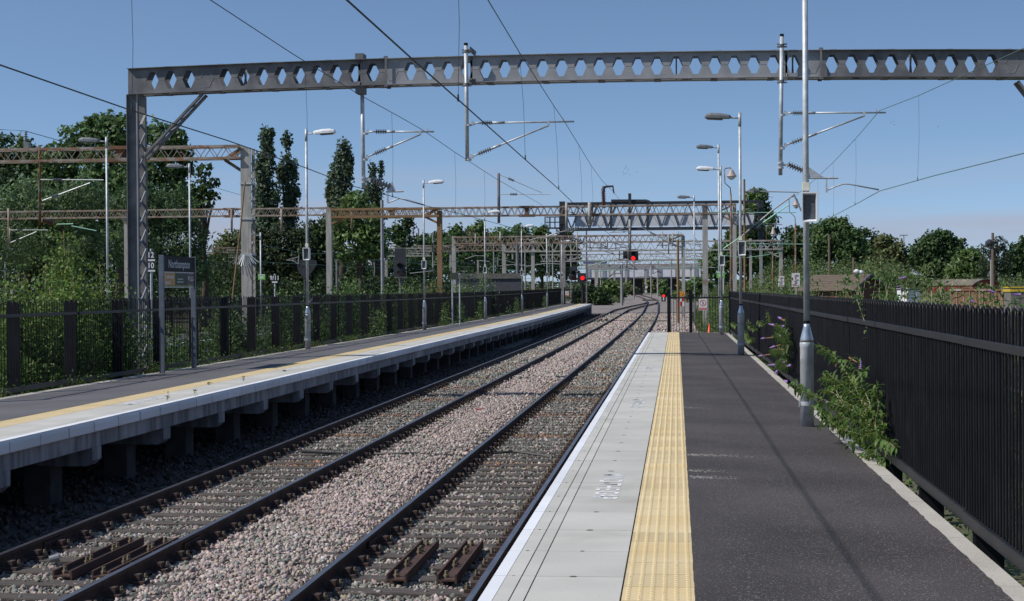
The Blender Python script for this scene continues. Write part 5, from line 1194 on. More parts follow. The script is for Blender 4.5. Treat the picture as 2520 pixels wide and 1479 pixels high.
# ------------------------------------------------------------------ yard on the right
def obox(b, C, th_, l0, l1, w0, w1, z0, z1):
    a = Vector((-math.cos(th_), math.sin(th_), 0)); g = Vector((math.sin(th_), math.cos(th_), 0)); C = Vector(C); vs = []
    for z in (z0, z1):
        for l, w_ in ((l0, w0), (l1, w0), (l1, w1), (l0, w1)): vs.append(C + a * l + g * w_ + Vector((0, 0, z)))
    return b.add(vs, [(0, 1, 2, 3), (7, 6, 5, 4), (0, 4, 5, 1), (1, 5, 6, 2), (2, 6, 7, 3), (3, 7, 4, 0)])
brick = pm('red_brick', (.15, .06, .038), (.09, .045, .032), 7, .9, 0, .01, 20, c3=(.05, .035, .03), s3=2, t3=(.5, .65), stretch=(1, 1, 5))
tile = pm('brown_roof_tile', (.105, .078, .058), (.15, .115, .085), 3, .9, 0, .02, 9, stretch=(.5, .5, 9), c3=(.05, .04, .03), s3=1.1, t3=(.6, .75))
Yh = 112; C = Vector((at(2097, 700, Yh).x, Yh, 0)); th_ = R(37); l, wd = 4.0, 4.1; a = Vector((-math.cos(th_), math.sin(th_), 0)); g = Vector((math.sin(th_), math.cos(th_), 0)); ze = at(2090, 709, Yh).z; zr_ = at(2132, 675, Yh + 1.6).z
t = thing('brick_hut', 'brick hut with brown tiled pitched roof beyond the right-hand railing', 'hut', tuple(C))
b = MB(); obox(b, C, th_, 0, l, 0, wd, -1.2, ze - .05); ap = [C + g * 0 + Vector((0, 0, ze - .05)), C + g * wd + Vector((0, 0, ze - .05)), C + g * (wd / 2) + Vector((0, 0, zr_ - .08))]; b.add(ap + [p + a * l for p in ap], [(0, 1, 2), (5, 4, 3), (0, 2, 5, 3), (1, 4, 5, 2)]); b.build('wall', brick, t)
ov = .3
for s0, nm in ((-ov, 'roof'), (wd + ov, 'roof')):
    b = MB(); nst = 7
    for i in range(nst):
        f0, f1 = i / nst, (i + 1) / nst; w0, w1 = s0 + (wd / 2 - s0) * f0, s0 + (wd / 2 - s0) * f1; zz0, zz1 = ze - .16 + (zr_ - ze + .16) * f0 + .035, ze - .16 + (zr_ - ze + .16) * f1
        P = [C + a * -ov + g * w0 + Vector((0, 0, zz0)), C + a * (l + ov) + g * w0 + Vector((0, 0, zz0)), C + a * (l + ov) + g * w1 + Vector((0, 0, zz1)), C + a * -ov + g * w1 + Vector((0, 0, zz1))]
        b.add(P + [p - Vector((0, 0, .06)) for p in P], [(0, 1, 2, 3), (7, 6, 5, 4), (0, 4, 5, 1), (1, 5, 6, 2), (2, 6, 7, 3), (3, 7, 4, 0)])
    b.build(nm, tile, t)
b = MB(); 
for s in (-1, 1):
    e0 = C + g * (wd / 2 + s * (wd / 2 + ov)) + a * (-ov - .02) + Vector((0, 0, ze - .2)); e1 = C + g * wd / 2 + a * (-ov - .02) + Vector((0, 0, zr_ - .04)); b.bar(e0, e1, .04, .16)
b.build('bargeboard', steel, t)
# goods van body with arched roof
Yv = 150; C = Vector((at(2394, 700, Yv).x, Yv, 0)); th_ = R(69); l, wd = 7.8, 2.8; a = Vector((-math.cos(th_), math.sin(th_), 0)); g = Vector((math.sin(th_), math.cos(th_), 0)); ze = at(2394, 701, Yv).z; zr_ = at(2422, 687, Yv + .6).z
t = thing('goods_van_body', 'red goods van body with weathered arched roof in the yard on the right', 'van body', tuple(C)); vr = pm('faded_red_paint', (.27, .035, .035), (.20, .03, .03), 2, .75, stretch=(4, 4, .3))
b = MB(); n = 10; arc = [(wd * k / n, ze + (zr_ - ze) * math.sin(math.pi * k / n) ** .8 if 0 < k < n else ze) for k in range(n + 1)]
base_ = [(0, -1.0), (wd, -1.0)]; prof = [(0, -1.0)] + arc + [(wd, -1.0)]
vs = [C + g * q + Vector((0, 0, z - .03)) for q, z in prof] + [C + a * l + g * q + Vector((0, 0, z - .03)) for q, z in prof]; m_ = len(prof); b.add(vs, [tuple(range(m_)), tuple(range(2 * m_ - 1, m_ - 1, -1))] + [(i, m_ + i, m_ + (i + 1) % m_, (i + 1) % m_) for i in range(m_)]); b.build('body', vr, t)
b = MB(); vs = []
for k, (q, z) in enumerate(arc):
    q2 = wd / 2 + (q - wd / 2) * 1.07; vs += [C + a * -.15 + g * q2 + Vector((0, 0, z + .03)), C + a * (l + .15) + g * q2 + Vector((0, 0, z + .03)), C + a * (l + .15) + g * q2 + Vector((0, 0, z - .06)), C + a * -.15 + g * q2 + Vector((0, 0, z - .06))]
fs = []
for k in range(n):
    for j in range(4): fs.append((4 * k + j, 4 * k + (j + 1) % 4, 4 * k + 4 + (j + 1) % 4, 4 * k + 4 + j))
b.add(vs, fs + [(0, 3, 2, 1), (4 * n, 4 * n + 1, 4 * n + 2, 4 * n + 3)]); b.build('roof', pm('lichened_roof', (.10, .09, .075), (.17, .15, .11), 1.5, .9, c3=(.32, .29, .16), s3=1.3, t3=(.55, .7), stretch=(1, 4, 1)), t)
b = MB(); obox(b, C, th_, .3, .9, -.03, .0, ze - 1.5, ze - .35); b.build('door', pm('pinkish_door', (.42, .30, .32), None, 1, .7), t)
for i in range(1, 7): b = MB(); obox(b, C, th_, l * i / 7 - .03, l * i / 7 + .03, -.04, -.002, -1, ze - .1); b.build('side_rib', vr, t)
# rusty open wagon
Yw = 108; C = Vector((at(2472, 700, Yw).x, Yw, 0)); th_ = R(55); a = Vector((-math.cos(th_), math.sin(th_), 0)); zt_ = at(2440, 711, Yw).z
t = thing('open_wagon', 'rusty open wagon with ribbed tan side in front of the red van body', 'wagon', tuple(C)); tanp = pm('tan_rusty_panel', (.20, .125, .07), (.13, .065, .04), 3, .85, stretch=(3, 3, .6), c3=(.14, .05, .03), s3=4, t3=(.55, .7))
b = MB(); obox(b, C, th_, 0, 4.8, 0, 2.4, -.6, zt_ - .12); b.build('body', tanp, t); b = MB(); obox(b, C, th_, -.06, 4.86, -.08, .04, zt_ - .12, zt_); b.build('top_rail', rust, t)
for i in range(9): b = MB(); obox(b, C, th_, .05 + i * .585, .13 + i * .585, -.07, -.002, -.6, zt_ - .125); b.build('side_rib', pm('pale_rust_rib', (.26, .19, .125), (.17, .11, .07), 3, .85) if 'pale_rust_rib' not in MATS else MATS['pale_rust_rib'], t)
b = MB(); obox(b, C, th_, -.05, .0 - .002, .0, 2.4, -.6, zt_ - .13); b.build('end_panel', rust, t)
b = MB(); obox(b, C, th_, .1, 4.6, .2, 2.2, -1.1, -.61); b.build('underframe', steel, t)
# yellow-topped machine at the right edge
Yy = 98; a = at(2486, 705.5, Yy); c = at(2600, 712, Yy); t = thing('yellow_wagon', 'yellow-topped wagon cut off by the right edge behind the shrubs', 'wagon', (a.x, Yy, -1)); yel = pm('yellow_paint', (.60, .42, .02), (.50, .36, .03), 3, .6)
b = MB(); b.box(a.x, c.x, Yy, Yy + 2.2, a.z - .07, a.z); b.box(a.x, c.x, Yy, Yy + 2.2, a.z - .30, a.z - .16); b.build('top_rail', yel, t); b = MB(); b.box(a.x + .05, c.x, Yy + .05, Yy + 2.1, -.8, a.z - .08); b.build('body', pm('graffiti_grey', (.20, .19, .17), (.10, .09, .08), 4, .8), t)
# white cabinet
Yc = 104; C = Vector((at(2234.5, 710, Yc).x, Yc, 0)); th_ = R(38); t = thing('equipment_cabinet', 'white equipment cabinet with maroon band and scribbled graffiti behind the railing', 'cabinet', tuple(C)); zt_ = at(2234, 709.5, Yc).z
b = MB(); obox(b, C, th_, 0, .78, 0, 1.45, -1.2, zt_ - .12); b.build('body', white, t); b = MB(); obox(b, C, th_, -.01, .79, -.01, 1.46, zt_ - .115, zt_ - .045); b.build('band', pm('maroon', (.16, .03, .05), None, 1, .6), t); b = MB(); obox(b, C, th_, -.05, .83, -.05, 1.5, zt_ - .04, zt_); b.build('lid', pm('cabinet_grey', (.33, .35, .37), None, 1, .6), t)
aa = Vector((math.cos(th_), -math.sin(th_), 0)); Mg = frame(C - aa * .39 + Vector((-.0, 0, zt_ - .42)) - Vector((math.sin(th_), math.cos(th_), 0)) * .012, aa, (0, 0, 1)); text_obj('graffiti', 'AMO', .26, pm('graffiti_pen', (.48, .48, .52), None, 1, .8), t, Mg)
# poles
def pole(px, w_, y0, Y, mat, label, box=None):
    p = at(px, y0, Y); wd = w_ * Y / 8000; t = thing('wooden_pole', label, 'pole', (p.x, Y, -1.2)); b = MB(); b.tube([(p.x, Y, -1.2 + bank(p.x, Y)), (p.x, Y, p.z)], [wd * 1.15, wd * .9], 9); b.build('pole', mat, t)
    for (dx, py, r) in (box or ()):
        q = at(px + dx, py, Y); b = MB(); b.lathe(q - Vector((0, 0, r * .8)), q + Vector((0, 0, r * .8)), [(0, r * .5), (.35, r), (.65, r), (1, r * .3)], 12); b.bar(q, (p.x, Y, q.z), .05); b.build('floodlight', signw if len(box) > 1 else steel, t)
wood = pm('weathered_pole', (.12, .085, .06), (.17, .13, .10), 4, .9, stretch=(6, 6, .5))
pole(2040.5, 5.5, 577, 150, wood, 'tall slender wooden pole behind the brick hut roof', None); pole(2100.5, 6, 634, 122, wood, 'short wooden pole rising behind the ridge of the brick hut')
pole(2112, 6.5, 668, 95, wood, 'stubby pole with two white floodlights in front of the brick hut', ((-4, 668, .17), (7, 670, .15))); pole(2443, 7, 573, 140, wood, 'thick dark wooden pole with a lantern beside the drooping birch', ((-8, 597, .35),)); pole(2438.5, 3.5, 640, 141, conc, 'thin pale pole touching the thick dark wooden pole')
p = at(2224, 579, 300); b = MB(); b.tube([(p.x, 300, 0), (p.x, 300, p.z)], [.2, .1], 6); b.bar((p.x - .7, 300, p.z), (p.x + .7, 300, p.z), .2); setp(b.build('light_mast', galvl), 'slender light mast with two lamps between the right-hand tree groups', 'light mast')
# birds
birds = [(1537, 415), (1540, 412), (1546, 418), (1534, 424), (1538, 427), (1543, 426), (1535, 430), (1567, 424), (1550, 430), (1541, 409), (2193, 301), (2200, 299), (2201, 307), (2309, 312)]
for i, (px, py) in enumerate(birds):
    p = at(px, py, 420); s = .22; b = MB(); b.add([p + Vector((-2 * s, 0, s * .8)), p + Vector((-s * .3, -s * .6, 0)), p + Vector((-s * .3, s * .6, 0)), p + Vector((2 * s, 0, s * .8)), p + Vector((s * .3, -s * .6, 0)), p + Vector((s * .3, s * .6, 0))], [(0, 1, 2), (3, 5, 4)])
    b.lathe(p + Vector((0, -s * 1.6, 0)), p + Vector((0, s * 1.6, 0)), [(0, .02), (.3, s * .35), (.6, s * .3), (1, .02)], 6); setp(b.build('bird', black), 'tiny dark bird gliding in the blue sky' + (' in the flock above the black gantry' if i < 10 else ' right of the nearest lamp post'), 'bird', 'birds in the flock above the gantry' if i < 10 else 'birds right of the nearest lamp post')
# second railing and platform behind the opposite platform
fence2 = thing('railing_fence', 'more distant dark railing with thick posts behind the opposite platform', 'fence', (-19.5, 40, 0), None)
for y in np.arange(38, 150, 2.6):
    b = MB(); b.box(-19.56, -19.44, y - .1, y + .1, -1.2, 1.42); b.build('fence_post', black, fence2)
b = MB()
for y in np.arange(36, 96, .2): hoop(b, -19.5, y, .05, 1.45, n=4)
for y in np.arange(96, 150, .4): b.box(-19.51, -19.49, y - .02, y + .02, 0, 1.42)
b.build('bars', black, fence2)
b = MB(); b.box(-19.53, -19.47, 36, 150, 1.2, 1.26); b.box(-19.53, -19.47, 36, 150, -.02, .06); b.build('rails', blackrail, fence2)
b = MB(); b.box(-19.3, -16.3, 30, 150, -1.25, -.06); pb = setp(b.build('station_platform', asph2_m), 'third platform glimpsed through the railings behind the opposite platform', 'platform')
t = thing('platform_edge_strip', 'yellow and white edge of the third platform seen through the bars', 'platform edge', (-16, 90, 0)); b = MB(); b.box(-17.1, -16.7, 30, 150, -.07, -.05); b.build('tactile_paving', MATS['buff_tactile'] if 'buff_tactile' in MATS else tact_m, t); b = MB(); b.box(-16.4, -16.2, 30, 150, -.14, -.045); b.build('platform_nosing', signw, t)
# ------------------------------------------------------------------ vegetation
leaf_m = attr_mat('leaf', .55, .36, .35)
bark = pm('bark', (.09, .07, .05), (.05, .04, .03), 6, .95, 0, .01, 20)
birchbark = pm('pinkish_stem', (.40, .24, .18), (.28, .15, .10), 8, .8)
def leaf_quads(P, ln, wd, cols, up=.35, outward=None, droop=0, nv=4):
    n = len(P); nr = rng.normal(size=(n, 3)); nr[:, 2] += up
    if outward is not None: nr += outward * .9
    nr /= np.linalg.norm(nr, axis=1)[:, None] + 1e-9
    u = rng.normal(size=(n, 3)); u[:, 2] -= droop; u -= nr * (u * nr).sum(1)[:, None]; u /= np.linalg.norm(u, axis=1)[:, None] + 1e-9
    v = np.cross(nr, u); ln = (np.ones(n) * ln * rng.uniform(.65, 1.3, n))[:, None]; wd = (np.ones(n) * wd * rng.uniform(.7, 1.2, n))[:, None]
    V = np.stack([P - u * ln * .5, P + v * wd * .5 - u * ln * .08, P + u * ln * .5, P - v * wd * .5 - u * ln * .08], 1)
    F = np.arange(n * 4).reshape(n, 4)
    return V.reshape(-1, 3), F, np.repeat(cols, 4, 0)
def tones(n, c, cl=None, var=.22):
    c = 1.15 * np.array(c)[None] * rng.uniform(1 - var, 1 + var, (n, 1)) * np.stack([rng.uniform(.85, 1.18, n), np.ones(n), rng.uniform(.8, 1.2, n)], 1)
    return c if cl is None else c * cl[:, None]
def crown_pts(lobes, Y, dens, leaf, clump=.20, fill=.5, depth=.8, cmax=1e9, up=0):
    P = []; O = []; T = []
    for lb in lobes:
        px, py, rx, ry = lb[:4]; Yl = Y + (lb[4] if len(lb) > 4 else 0)
        c = np.array(at(px, py, Yl)); RX = rx * Yl / 4000; RZ = ry * Yl / 4000; RY = min(RX * depth, cmax)
        rc = clump * (RX * RX * RZ) ** (1 / 3.0); nc = int(max(10, min(420, 5.0 * (RX * RZ) / rc ** 2)))
        d = rng.normal(size=(nc, 3)); d /= np.linalg.norm(d, axis=1)[:, None]
        rr = rng.uniform(fill * .6, 1.0, nc) ** .5 * rng.uniform(.9, 1.1, nc)
        cp = c + d * rr[:, None] * np.array([RX, RY, RZ]); tn = rng.uniform(.70, 1.30, nc)
        n = int(3.4 * dens * math.pi * RX * RZ * 4 / leaf ** 2); k = rng.integers(0, nc, n)
        g = rng.normal(size=(n, 3)) * rc * .55; g[:, 2] *= (1.0 + up)
        P.append(cp[k] + g); O.append(d[k]); T.append(tn[k] * np.clip(1 + .12 * rng.normal(size=n), .6, 1.5))
    return np.concatenate(P), np.concatenate(O), np.concatenate(T)
def tree(label, lobes, Y, col, leaf, dens=1.0, cat='tree', name='tree', group=None, base=None, trunk=True, zb=None, clump=.2, droop=0, asp=.62, fill=.5, tw=None, depth=.8, mat=None, up=0):
    xs_ = [l[0] for l in lobes]; ym = max(l[1] + l[3] for l in lobes)
    bx = base if base is not None else sum(l[0] * l[2] * l[3] for l in lobes) / sum(l[2] * l[3] for l in lobes)
    X = at(bx, 700, Y).x; z0 = (-1.2 + zg(Y) + bank(X, Y)) if zb is None else zb
    t = thing(name, label, cat, (X, Y, z0), group)
    P, O, T = crown_pts(lobes, Y, dens, leaf, clump, fill, depth, up=up)
    k = P[:, 2] > z0; P, O, T = P[k], O[k], T[k]
    V, F, C = leaf_quads(P, leaf * 1.4, leaf * asp * 1.4, tones(len(P), col, T), outward=O, droop=droop)
    fast_mesh('crown', V, F, mat or leaf_m, t, colors=C)
    if trunk:
        b = MB(); top = at(bx, min(l[1] for l in lobes), Y).z; H = top - z0; r = tw or max(.12, H * .022)
        b.tube([(X, Y, z0 - .1), (X + .02 * H, Y, z0 + H * .3), (X, Y, z0 + H * .6), (X + .01 * H, Y, z0 + H * .95)], [r * 1.2, r, r * .6, r * .12], 8)
        for l in lobes[:9]:
            c = at(l[0], l[1], Y + (l[4] if len(l) > 4 else 0)); s = Vector((X, Y, z0 + max(.15 * H, min(.6 * H, (c.z - z0) * .55)))); m_ = s.lerp(c, .5) + Vector((0, 0, .04 * H)); b.tube([s, m_, c], [r * .55, r * .35, r * .1], 6)
        b.build('trunk', bark, t, smooth=True)
    return t
DK = (.055, .098, .034); MD = (.086, .146, .048); LT = (.115, .180, .056); OL = (.120, .142, .055); WL = (.118, .182, .080); PO = (.095, .135, .075)
# big trees on the left
tree('huge broad leafy tree rising behind the left gantry column', [(210, 345, 62, 50), (290, 325, 75, 48), (385, 355, 72, 55), (430, 400, 48, 60), (150, 400, 60, 50), (300, 420, 120, 60), (400, 480, 70, 55), (250, 480, 110, 60), (255, 300, 45, 22), (440, 340, 22, 25), (200, 540, 120, 70), (340, 550, 110, 70), (430, 520, 70, 60), (120, 470, 60, 60)], 138, MD, .36, .9, tw=.45)
tree('dark tree in the top left corner of the wood, cut by the left edge', [(20, 370, 70, 42), (90, 395, 60, 38), (30, 440, 80, 55), (-60, 400, 80, 60), (110, 450, 50, 40), (40, 540, 110, 80), (150, 620, 120, 80)], 150, DK, .36, .8)
tree('soft light green willow in front of the dark trees, left of the gantry column', [(60, 500, 85, 60), (150, 520, 75, 62), (210, 480, 60, 50), (40, 590, 110, 70), (180, 600, 95, 70)], 108, WL, .24, .9, droop=.8, asp=.35)
tree('soft green willow behind the gantry column and name board', [(330, 500, 75, 55), (420, 520, 70, 55), (460, 580, 58, 70), (350, 600, 100, 70), (480, 660, 40, 60)], 112, (.080, .135, .058), .24, .9, droop=.8, asp=.35)
tree('small ragged tree standing between the willow and the concrete column', [(505, 420, 22, 18), (490, 460, 24, 26), (520, 450, 20, 14), (512, 490, 18, 30), (480, 500, 22, 30), (530, 480, 10, 14)], 118, (.065, .105, .032), .30, .55, clump=.3)
pop = dict(asp=.6, droop=-.5, fill=.2, clump=.21, depth=.95, up=1.1)
tree('tall Lombardy poplar just right of the concrete column', [(655, 345, 17, 36), (645, 420, 21, 50), (660, 400, 18, 55), (650, 490, 27, 60), (672, 500, 20, 55), (650, 560, 30, 50), (668, 330, 9, 16)], 172, PO, .34, .9, **pop)
tree('slimmer twin-topped Lombardy poplar left of the second lamp post', [(705, 345, 12, 28), (702, 410, 14, 40), (722, 420, 13, 30), (692, 430, 12, 35), (715, 480, 24, 45), (708, 540, 26, 40), (730, 478, 8, 12)], 174, PO, .34, .9, **pop)
tree('broad Lombardy poplar left of the hanging wire support', [(845, 370, 19, 32), (835, 430, 24, 50), (855, 420, 16, 55), (812, 470, 12, 48), (840, 500, 33, 55), (825, 550, 32, 45), (862, 395, 10, 25)], 168, PO, .34, .9, **pop)
tree('thin leaning poplar right of the hanging wire support', [(917, 420, 10, 26), (937, 418, 9, 24), (912, 470, 17, 35), (930, 480, 14, 40), (925, 540, 24, 45)], 178, (.068, .098, .052), .34, .7, **pop)
tree('bushy bright green tree in front of the poplars', [(875, 505, 34, 36), (850, 550, 40, 45), (905, 545, 38, 45), (870, 600, 60, 50), (925, 600, 38, 45)], 150, LT, .32, .9)
tree('small round dark tree right of the poplars', [(990, 560, 26, 22), (1005, 548, 18, 16), (975, 575, 22, 20), (995, 590, 28, 24)], 196, DK, .38, .7, clump=.28)
tree('drooping dark birch below the first poplar', [(630, 600, 45, 50), (690, 600, 45, 55), (660, 650, 70, 50), (740, 610, 40, 50)], 158, (.050, .072, .032), .30, .9, droop=1.0)
tree('dark thicket left of the first poplar behind the far masts', [(560, 680, 90, 45), (660, 690, 90, 40), (800, 680, 90, 45), (900, 680, 80, 45), (1000, 650, 60, 45)], 200, DK, .4, .9, trunk=False)
tree('yellow-green tree below the second lamp post', [(760, 590, 42, 42), (790, 570, 30, 30), (750, 640, 55, 50), (800, 620, 30, 45)], 162, (.060, .092, .030), .32, .8)
tree('olive green tree filling the gap left of the concrete column', [(560, 610, 40, 40), (590, 590, 22, 25), (560, 660, 60, 45)], 190, OL, .36, .8)
for i, (px, py, rx, ry, c) in enumerate(((1120, 590, 32, 34, MD), (1170, 585, 34, 38, LT), (1080, 600, 30, 30, DK), (1225, 595, 34, 30, MD), (1275, 588, 36, 32, MD), (1330, 592, 34, 34, LT), (1385, 600, 34, 34, DK), (1040, 610, 30, 34, DK))):
    tree('tree in the dark belt behind the distant gantries, ' + ['left of the brown column gap', 'with the tallest rounded top', 'low and dark beside the brown column', 'over the brick wall', 'behind the fourth lamp post', 'behind the fifth lamp post', 'behind the black gantry column', 'furthest left of the belt'][i],
         [(px, py, rx, ry), (px - rx * .5, py + 25, rx * .8, ry * .8), (px + rx * .5, py + 28, rx * .8, ry), (px, py + 55, rx * 1.2, ry), (px + rx * .2, py - ry * .5, rx * .5, ry * .7)], 250 + i * 4, c, .48, .8, group='trees behind the distant gantries')
# right side trees
tree('tall dense tree rising behind the right end of the black gantry', [(1865, 500, 30, 38), (1845, 560, 35, 50), (1885, 560, 32, 52), (1830, 620, 50, 50), (1880, 640, 45, 50), (1770, 650, 45, 50), (1862, 480, 18, 20), (1810, 590, 26, 40)], 205, MD, .36, 1.0, group=None)
for i, (lob, Y, c) in enumerate((([(1960, 600, 40, 42), (1940, 640, 45, 45), (2005, 600, 35, 50)], 215, DK), ([(2050, 580, 48, 42), (2020, 620, 45, 45), (2085, 610, 45, 50), (2060, 555, 30, 18)], 200, MD), ([(2130, 605, 42, 40), (2100, 640, 45, 38), (2150, 640, 45, 40)], 208, DK), ([(2190, 630, 40, 45), (2165, 660, 35, 35), (2205, 655, 32, 35), (2175, 600, 22, 24)], 190, OL),
      ([(2305, 605, 45, 38), (2275, 630, 42, 40), (2345, 625, 34, 42), (2310, 650, 55, 40), (2320, 582, 28, 16)], 186, DK), ([(2390, 645, 34, 36), (2370, 665, 40, 30), (2405, 660, 30, 30)], 175, LT), ([(2505, 640, 34, 45), (2530, 620, 30, 40), (2500, 670, 40, 30)], 185, DK), ([(2235, 690, 40, 14), (2180, 690, 40, 14), (2260, 700, 50, 12)], 165, WL))):
    tree('tree of the wood on the right, ' + ['darkest one left of the nearest lamp post', 'tallest rounded one right of the nearest lamp post', 'dark one behind the brick hut ridge', 'olive one at the edge of the gap', 'big round one standing alone behind the red van', 'pale green one left of the thick pole', 'dark one cut by the right edge', 'low willowy shrub row at the foot'][i], lob, Y, c, .36, 1.1, group='trees of the wood on the right')
tree('drooping birch behind the thick dark pole', [(2462, 600, 16, 22), (2430, 615, 22, 16), (2465, 640, 26, 38), (2440, 650, 34, 36)], 158, (.045, .065, .035), .26, .7, droop=1.4, asp=.35)
# shrubs near the tracks
tree('large round bush at the far end of the opposite platform', [(1445, 722, 26, 22), (1470, 728, 30, 24), (1490, 738, 20, 12), (1425, 732, 22, 18)], 218, (.052, .090, .032), .30, 1.3, 'bush', 'bush', trunk=False)
for i, (px, py, rx, ry, Y) in enumerate(((1518, 722, 22, 10, 300), (1540, 712, 26, 14, 330), (1500, 706, 26, 18, 260), (1618, 706, 24, 14, 500), (1600, 700, 26, 18, 480), (1575, 700, 30, 18, 520), (1635, 716, 16, 12, 290), (1690, 712, 26, 20, 210), (1720, 704, 28, 22, 180), (1660, 725, 14, 10, 300), (1525, 700, 30, 18, 520), (1640, 700, 30, 18, 530))):
    tree(['low bush left of the pale collared mast', 'bush in front of the left bridge pier', 'bush behind the lineside post', 'bush seen through the right bridge opening', 'bush seen through the middle bridge opening', 'bush just right of the left pier, beyond the bridge', 'bush left of the ground signal, under the bridge', 'bush behind the pale column at the platform end', 'bush behind the gate lamp post', 'low bush right of the ground signal', 'bush seen through the left bridge opening', 'bush behind the right bridge pier'][i],
         [(px, py, rx, ry), (px + rx * .5, py + 3, rx * .7, ry * .8)], Y, (MD, OL, LT)[i % 3], .0018 * Y, 1.0, 'bush', 'bush', trunk=False, group='bushes around the bridge')
# stuff: ground cover
def cover(name, label, n, fx, col, leaf, asp=.5, cols=None, mat=None, droop=0):
    P = fx(n); c = tones(len(P), col, np.clip(1 + .35 * np.sin(P[:, 0] * 1.3 + np.sin(P[:, 1] * .6) * 2) * np.sin(P[:, 1] * .45), .5, 1.5), .3)
    if cols:
        for cc, fr in cols: k = rng.random(len(P)) < fr; c[k] = np.array(cc) * rng.uniform(.8, 1.2, (k.sum(), 1))
    V, F, C = leaf_quads(P, leaf, leaf * asp, c, up=.8, droop=droop); o = fast_mesh(name, V, F, mat or leaf_m, colors=C); return setp(o, label, 'ground cover', kind='stuff')
def bankf(n):
    x = rng.uniform(9, 95, n); y = 92 + 150 * rng.random(n) ** .8; z = np.array([-1.2 + zg(b_) + bank(a_, b_) for a_, b_ in zip(x, y)])
    h = .5 + .9 * np.clip(np.sin(x * .31 + 1) * np.sin(y * .17) + .3 * np.sin(x * .9), 0, 1); return np.stack([x, y, z + h * rng.random(n) ** .7], 1)
cover('bank_vegetation', 'scrubby weeds, brambles and buddleia covering the bank east of the tracks', 65000, bankf, (.105, .145, .052), .30, .5, (((.13, .14, .035), .08), ((.11, .08, .14), .02), ((.16, .17, .12), .04)))
def nearR(n):
    x = rng.uniform(2.5, 5.2, n); y = 6 + 56 * rng.random(n) ** 1.2; t_ = 1.0 + .35 * np.sin(y * .9) + .2 * np.sin(y * 2.3 + x); return np.stack([x, y, -1.15 + (t_ + 1.0) * rng.random(n) ** .8], 1)
cover('undergrowth', 'leafy undergrowth showing through the gaps of the right-hand railing', 26000, nearR, (.08, .15, .03), .085, .5, (((.10, .12, .03), .1),))
def behindgate(n):
    x = rng.uniform(1.25, 8.0, n); y = 66 + 90 * rng.random(n); h = np.clip((x - 1.0) / 1.6, .10, 1) * (1.9 + .8 * np.sin(y * .5) * np.sin(x * 1.1 + 2)); return np.stack([x, y, -1.15 + zg(90) * 0 + h * rng.random(n) ** .7], 1)
cover('undergrowth', 'weeds and brambles growing beside the track behind the gate', 52000, behindgate, (.080, .125, .036), .13, .5, (((.15, .15, .03), .08), ((.16, .10, .20), .015)))
def leftcov(n):
    x = -11.55 - 3.6 * rng.random(n) ** 1.3; y = 22 + 132 * rng.random(n) ** 1.5; h = 1.75 + .6 * np.sin(y * .55 + 1) * np.sin(y * .23) + .35 * np.clip((y - 52) / 30, 0, 1) * (1 + np.sin(y * .35)); return np.stack([x, y, -1.15 + h * rng.random(n) ** .75], 1)
cover('undergrowth', 'ivy, brambles and saplings crowding behind the railing of the opposite platform', 68000, leftcov, (.065, .125, .026), .085, .6, (((.13, .19, .04), .16), ((.20, .13, .28), .006)))
def tuft(n):
    c = rng.uniform(24, 120, 95); k = rng.integers(0, 95, n); y = c[k] + rng.normal(size=n) * .28; return np.stack([-11.02 + rng.normal(size=n) * .07, y, -.06 + zg(0) + np.array([zg(v) for v in y]) + np.abs(rng.normal(size=n)) * .09], 1)
cover('weeds', 'tufts of weeds along the kerb under the railing of the opposite platform', 9000, tuft, (.075, .125, .028), .06, .35, (((.14, .12, .03), .15),))
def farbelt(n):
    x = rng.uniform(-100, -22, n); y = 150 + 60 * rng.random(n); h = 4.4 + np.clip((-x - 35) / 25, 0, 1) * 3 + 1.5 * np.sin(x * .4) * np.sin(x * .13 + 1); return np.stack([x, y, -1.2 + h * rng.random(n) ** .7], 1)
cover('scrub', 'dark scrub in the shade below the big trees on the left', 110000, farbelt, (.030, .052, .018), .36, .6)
def bridgebelt(n):
    x = rng.uniform(-60, 60, n); y = 540 + 40 * rng.random(n); return np.stack([x, y, rng.uniform(-1, 4.2, n)], 1)
cover('scrub', 'hazy green scrub seen below the bridge', 16000, bridgebelt, (.055, .080, .035), .9, .6)
def farR(n):
    x = rng.uniform(-40, 30, n); y = 235 + 130 * rng.random(n); nx_ = np.array([lerp(T_NEAR, v) for v in y]); k = (np.abs(x - nx_) > 4.2); x = x[k]; y = y[k]; nx_ = nx_[k]; return np.stack([x, y, -1.2 + np.array([zg(v) for v in y]) + np.clip((np.abs(x - nx_) - 3.5) * .22, .2, 2.2) * rng.random(len(x))], 1)
cover('scrub', 'low scrub on both sides of the distant tracks', 42000, farR, (.072, .105, .036), .40, .5, (((.14, .12, .04), .12),))
def slopeR(n):
    x = rng.uniform(3.2, 24, n); y = 150 + 90 * rng.random(n); h = np.clip((x - 2.5) / 9, .08, 1) * 4.6 * (1 + .25 * np.sin(x * .7) * np.sin(y * .2)); return np.stack([x, y, -1.2 + np.array([zg(v) for v in y]) + h * rng.random(n) ** .6], 1)
cover('bank_vegetation', 'overgrown slope right of the distant tracks below the black gantry', 60000, slopeR, (.105, .150, .052), .28, .5, cols=(((.14, .14, .04), .08), ((.14, .10, .18), .012)))
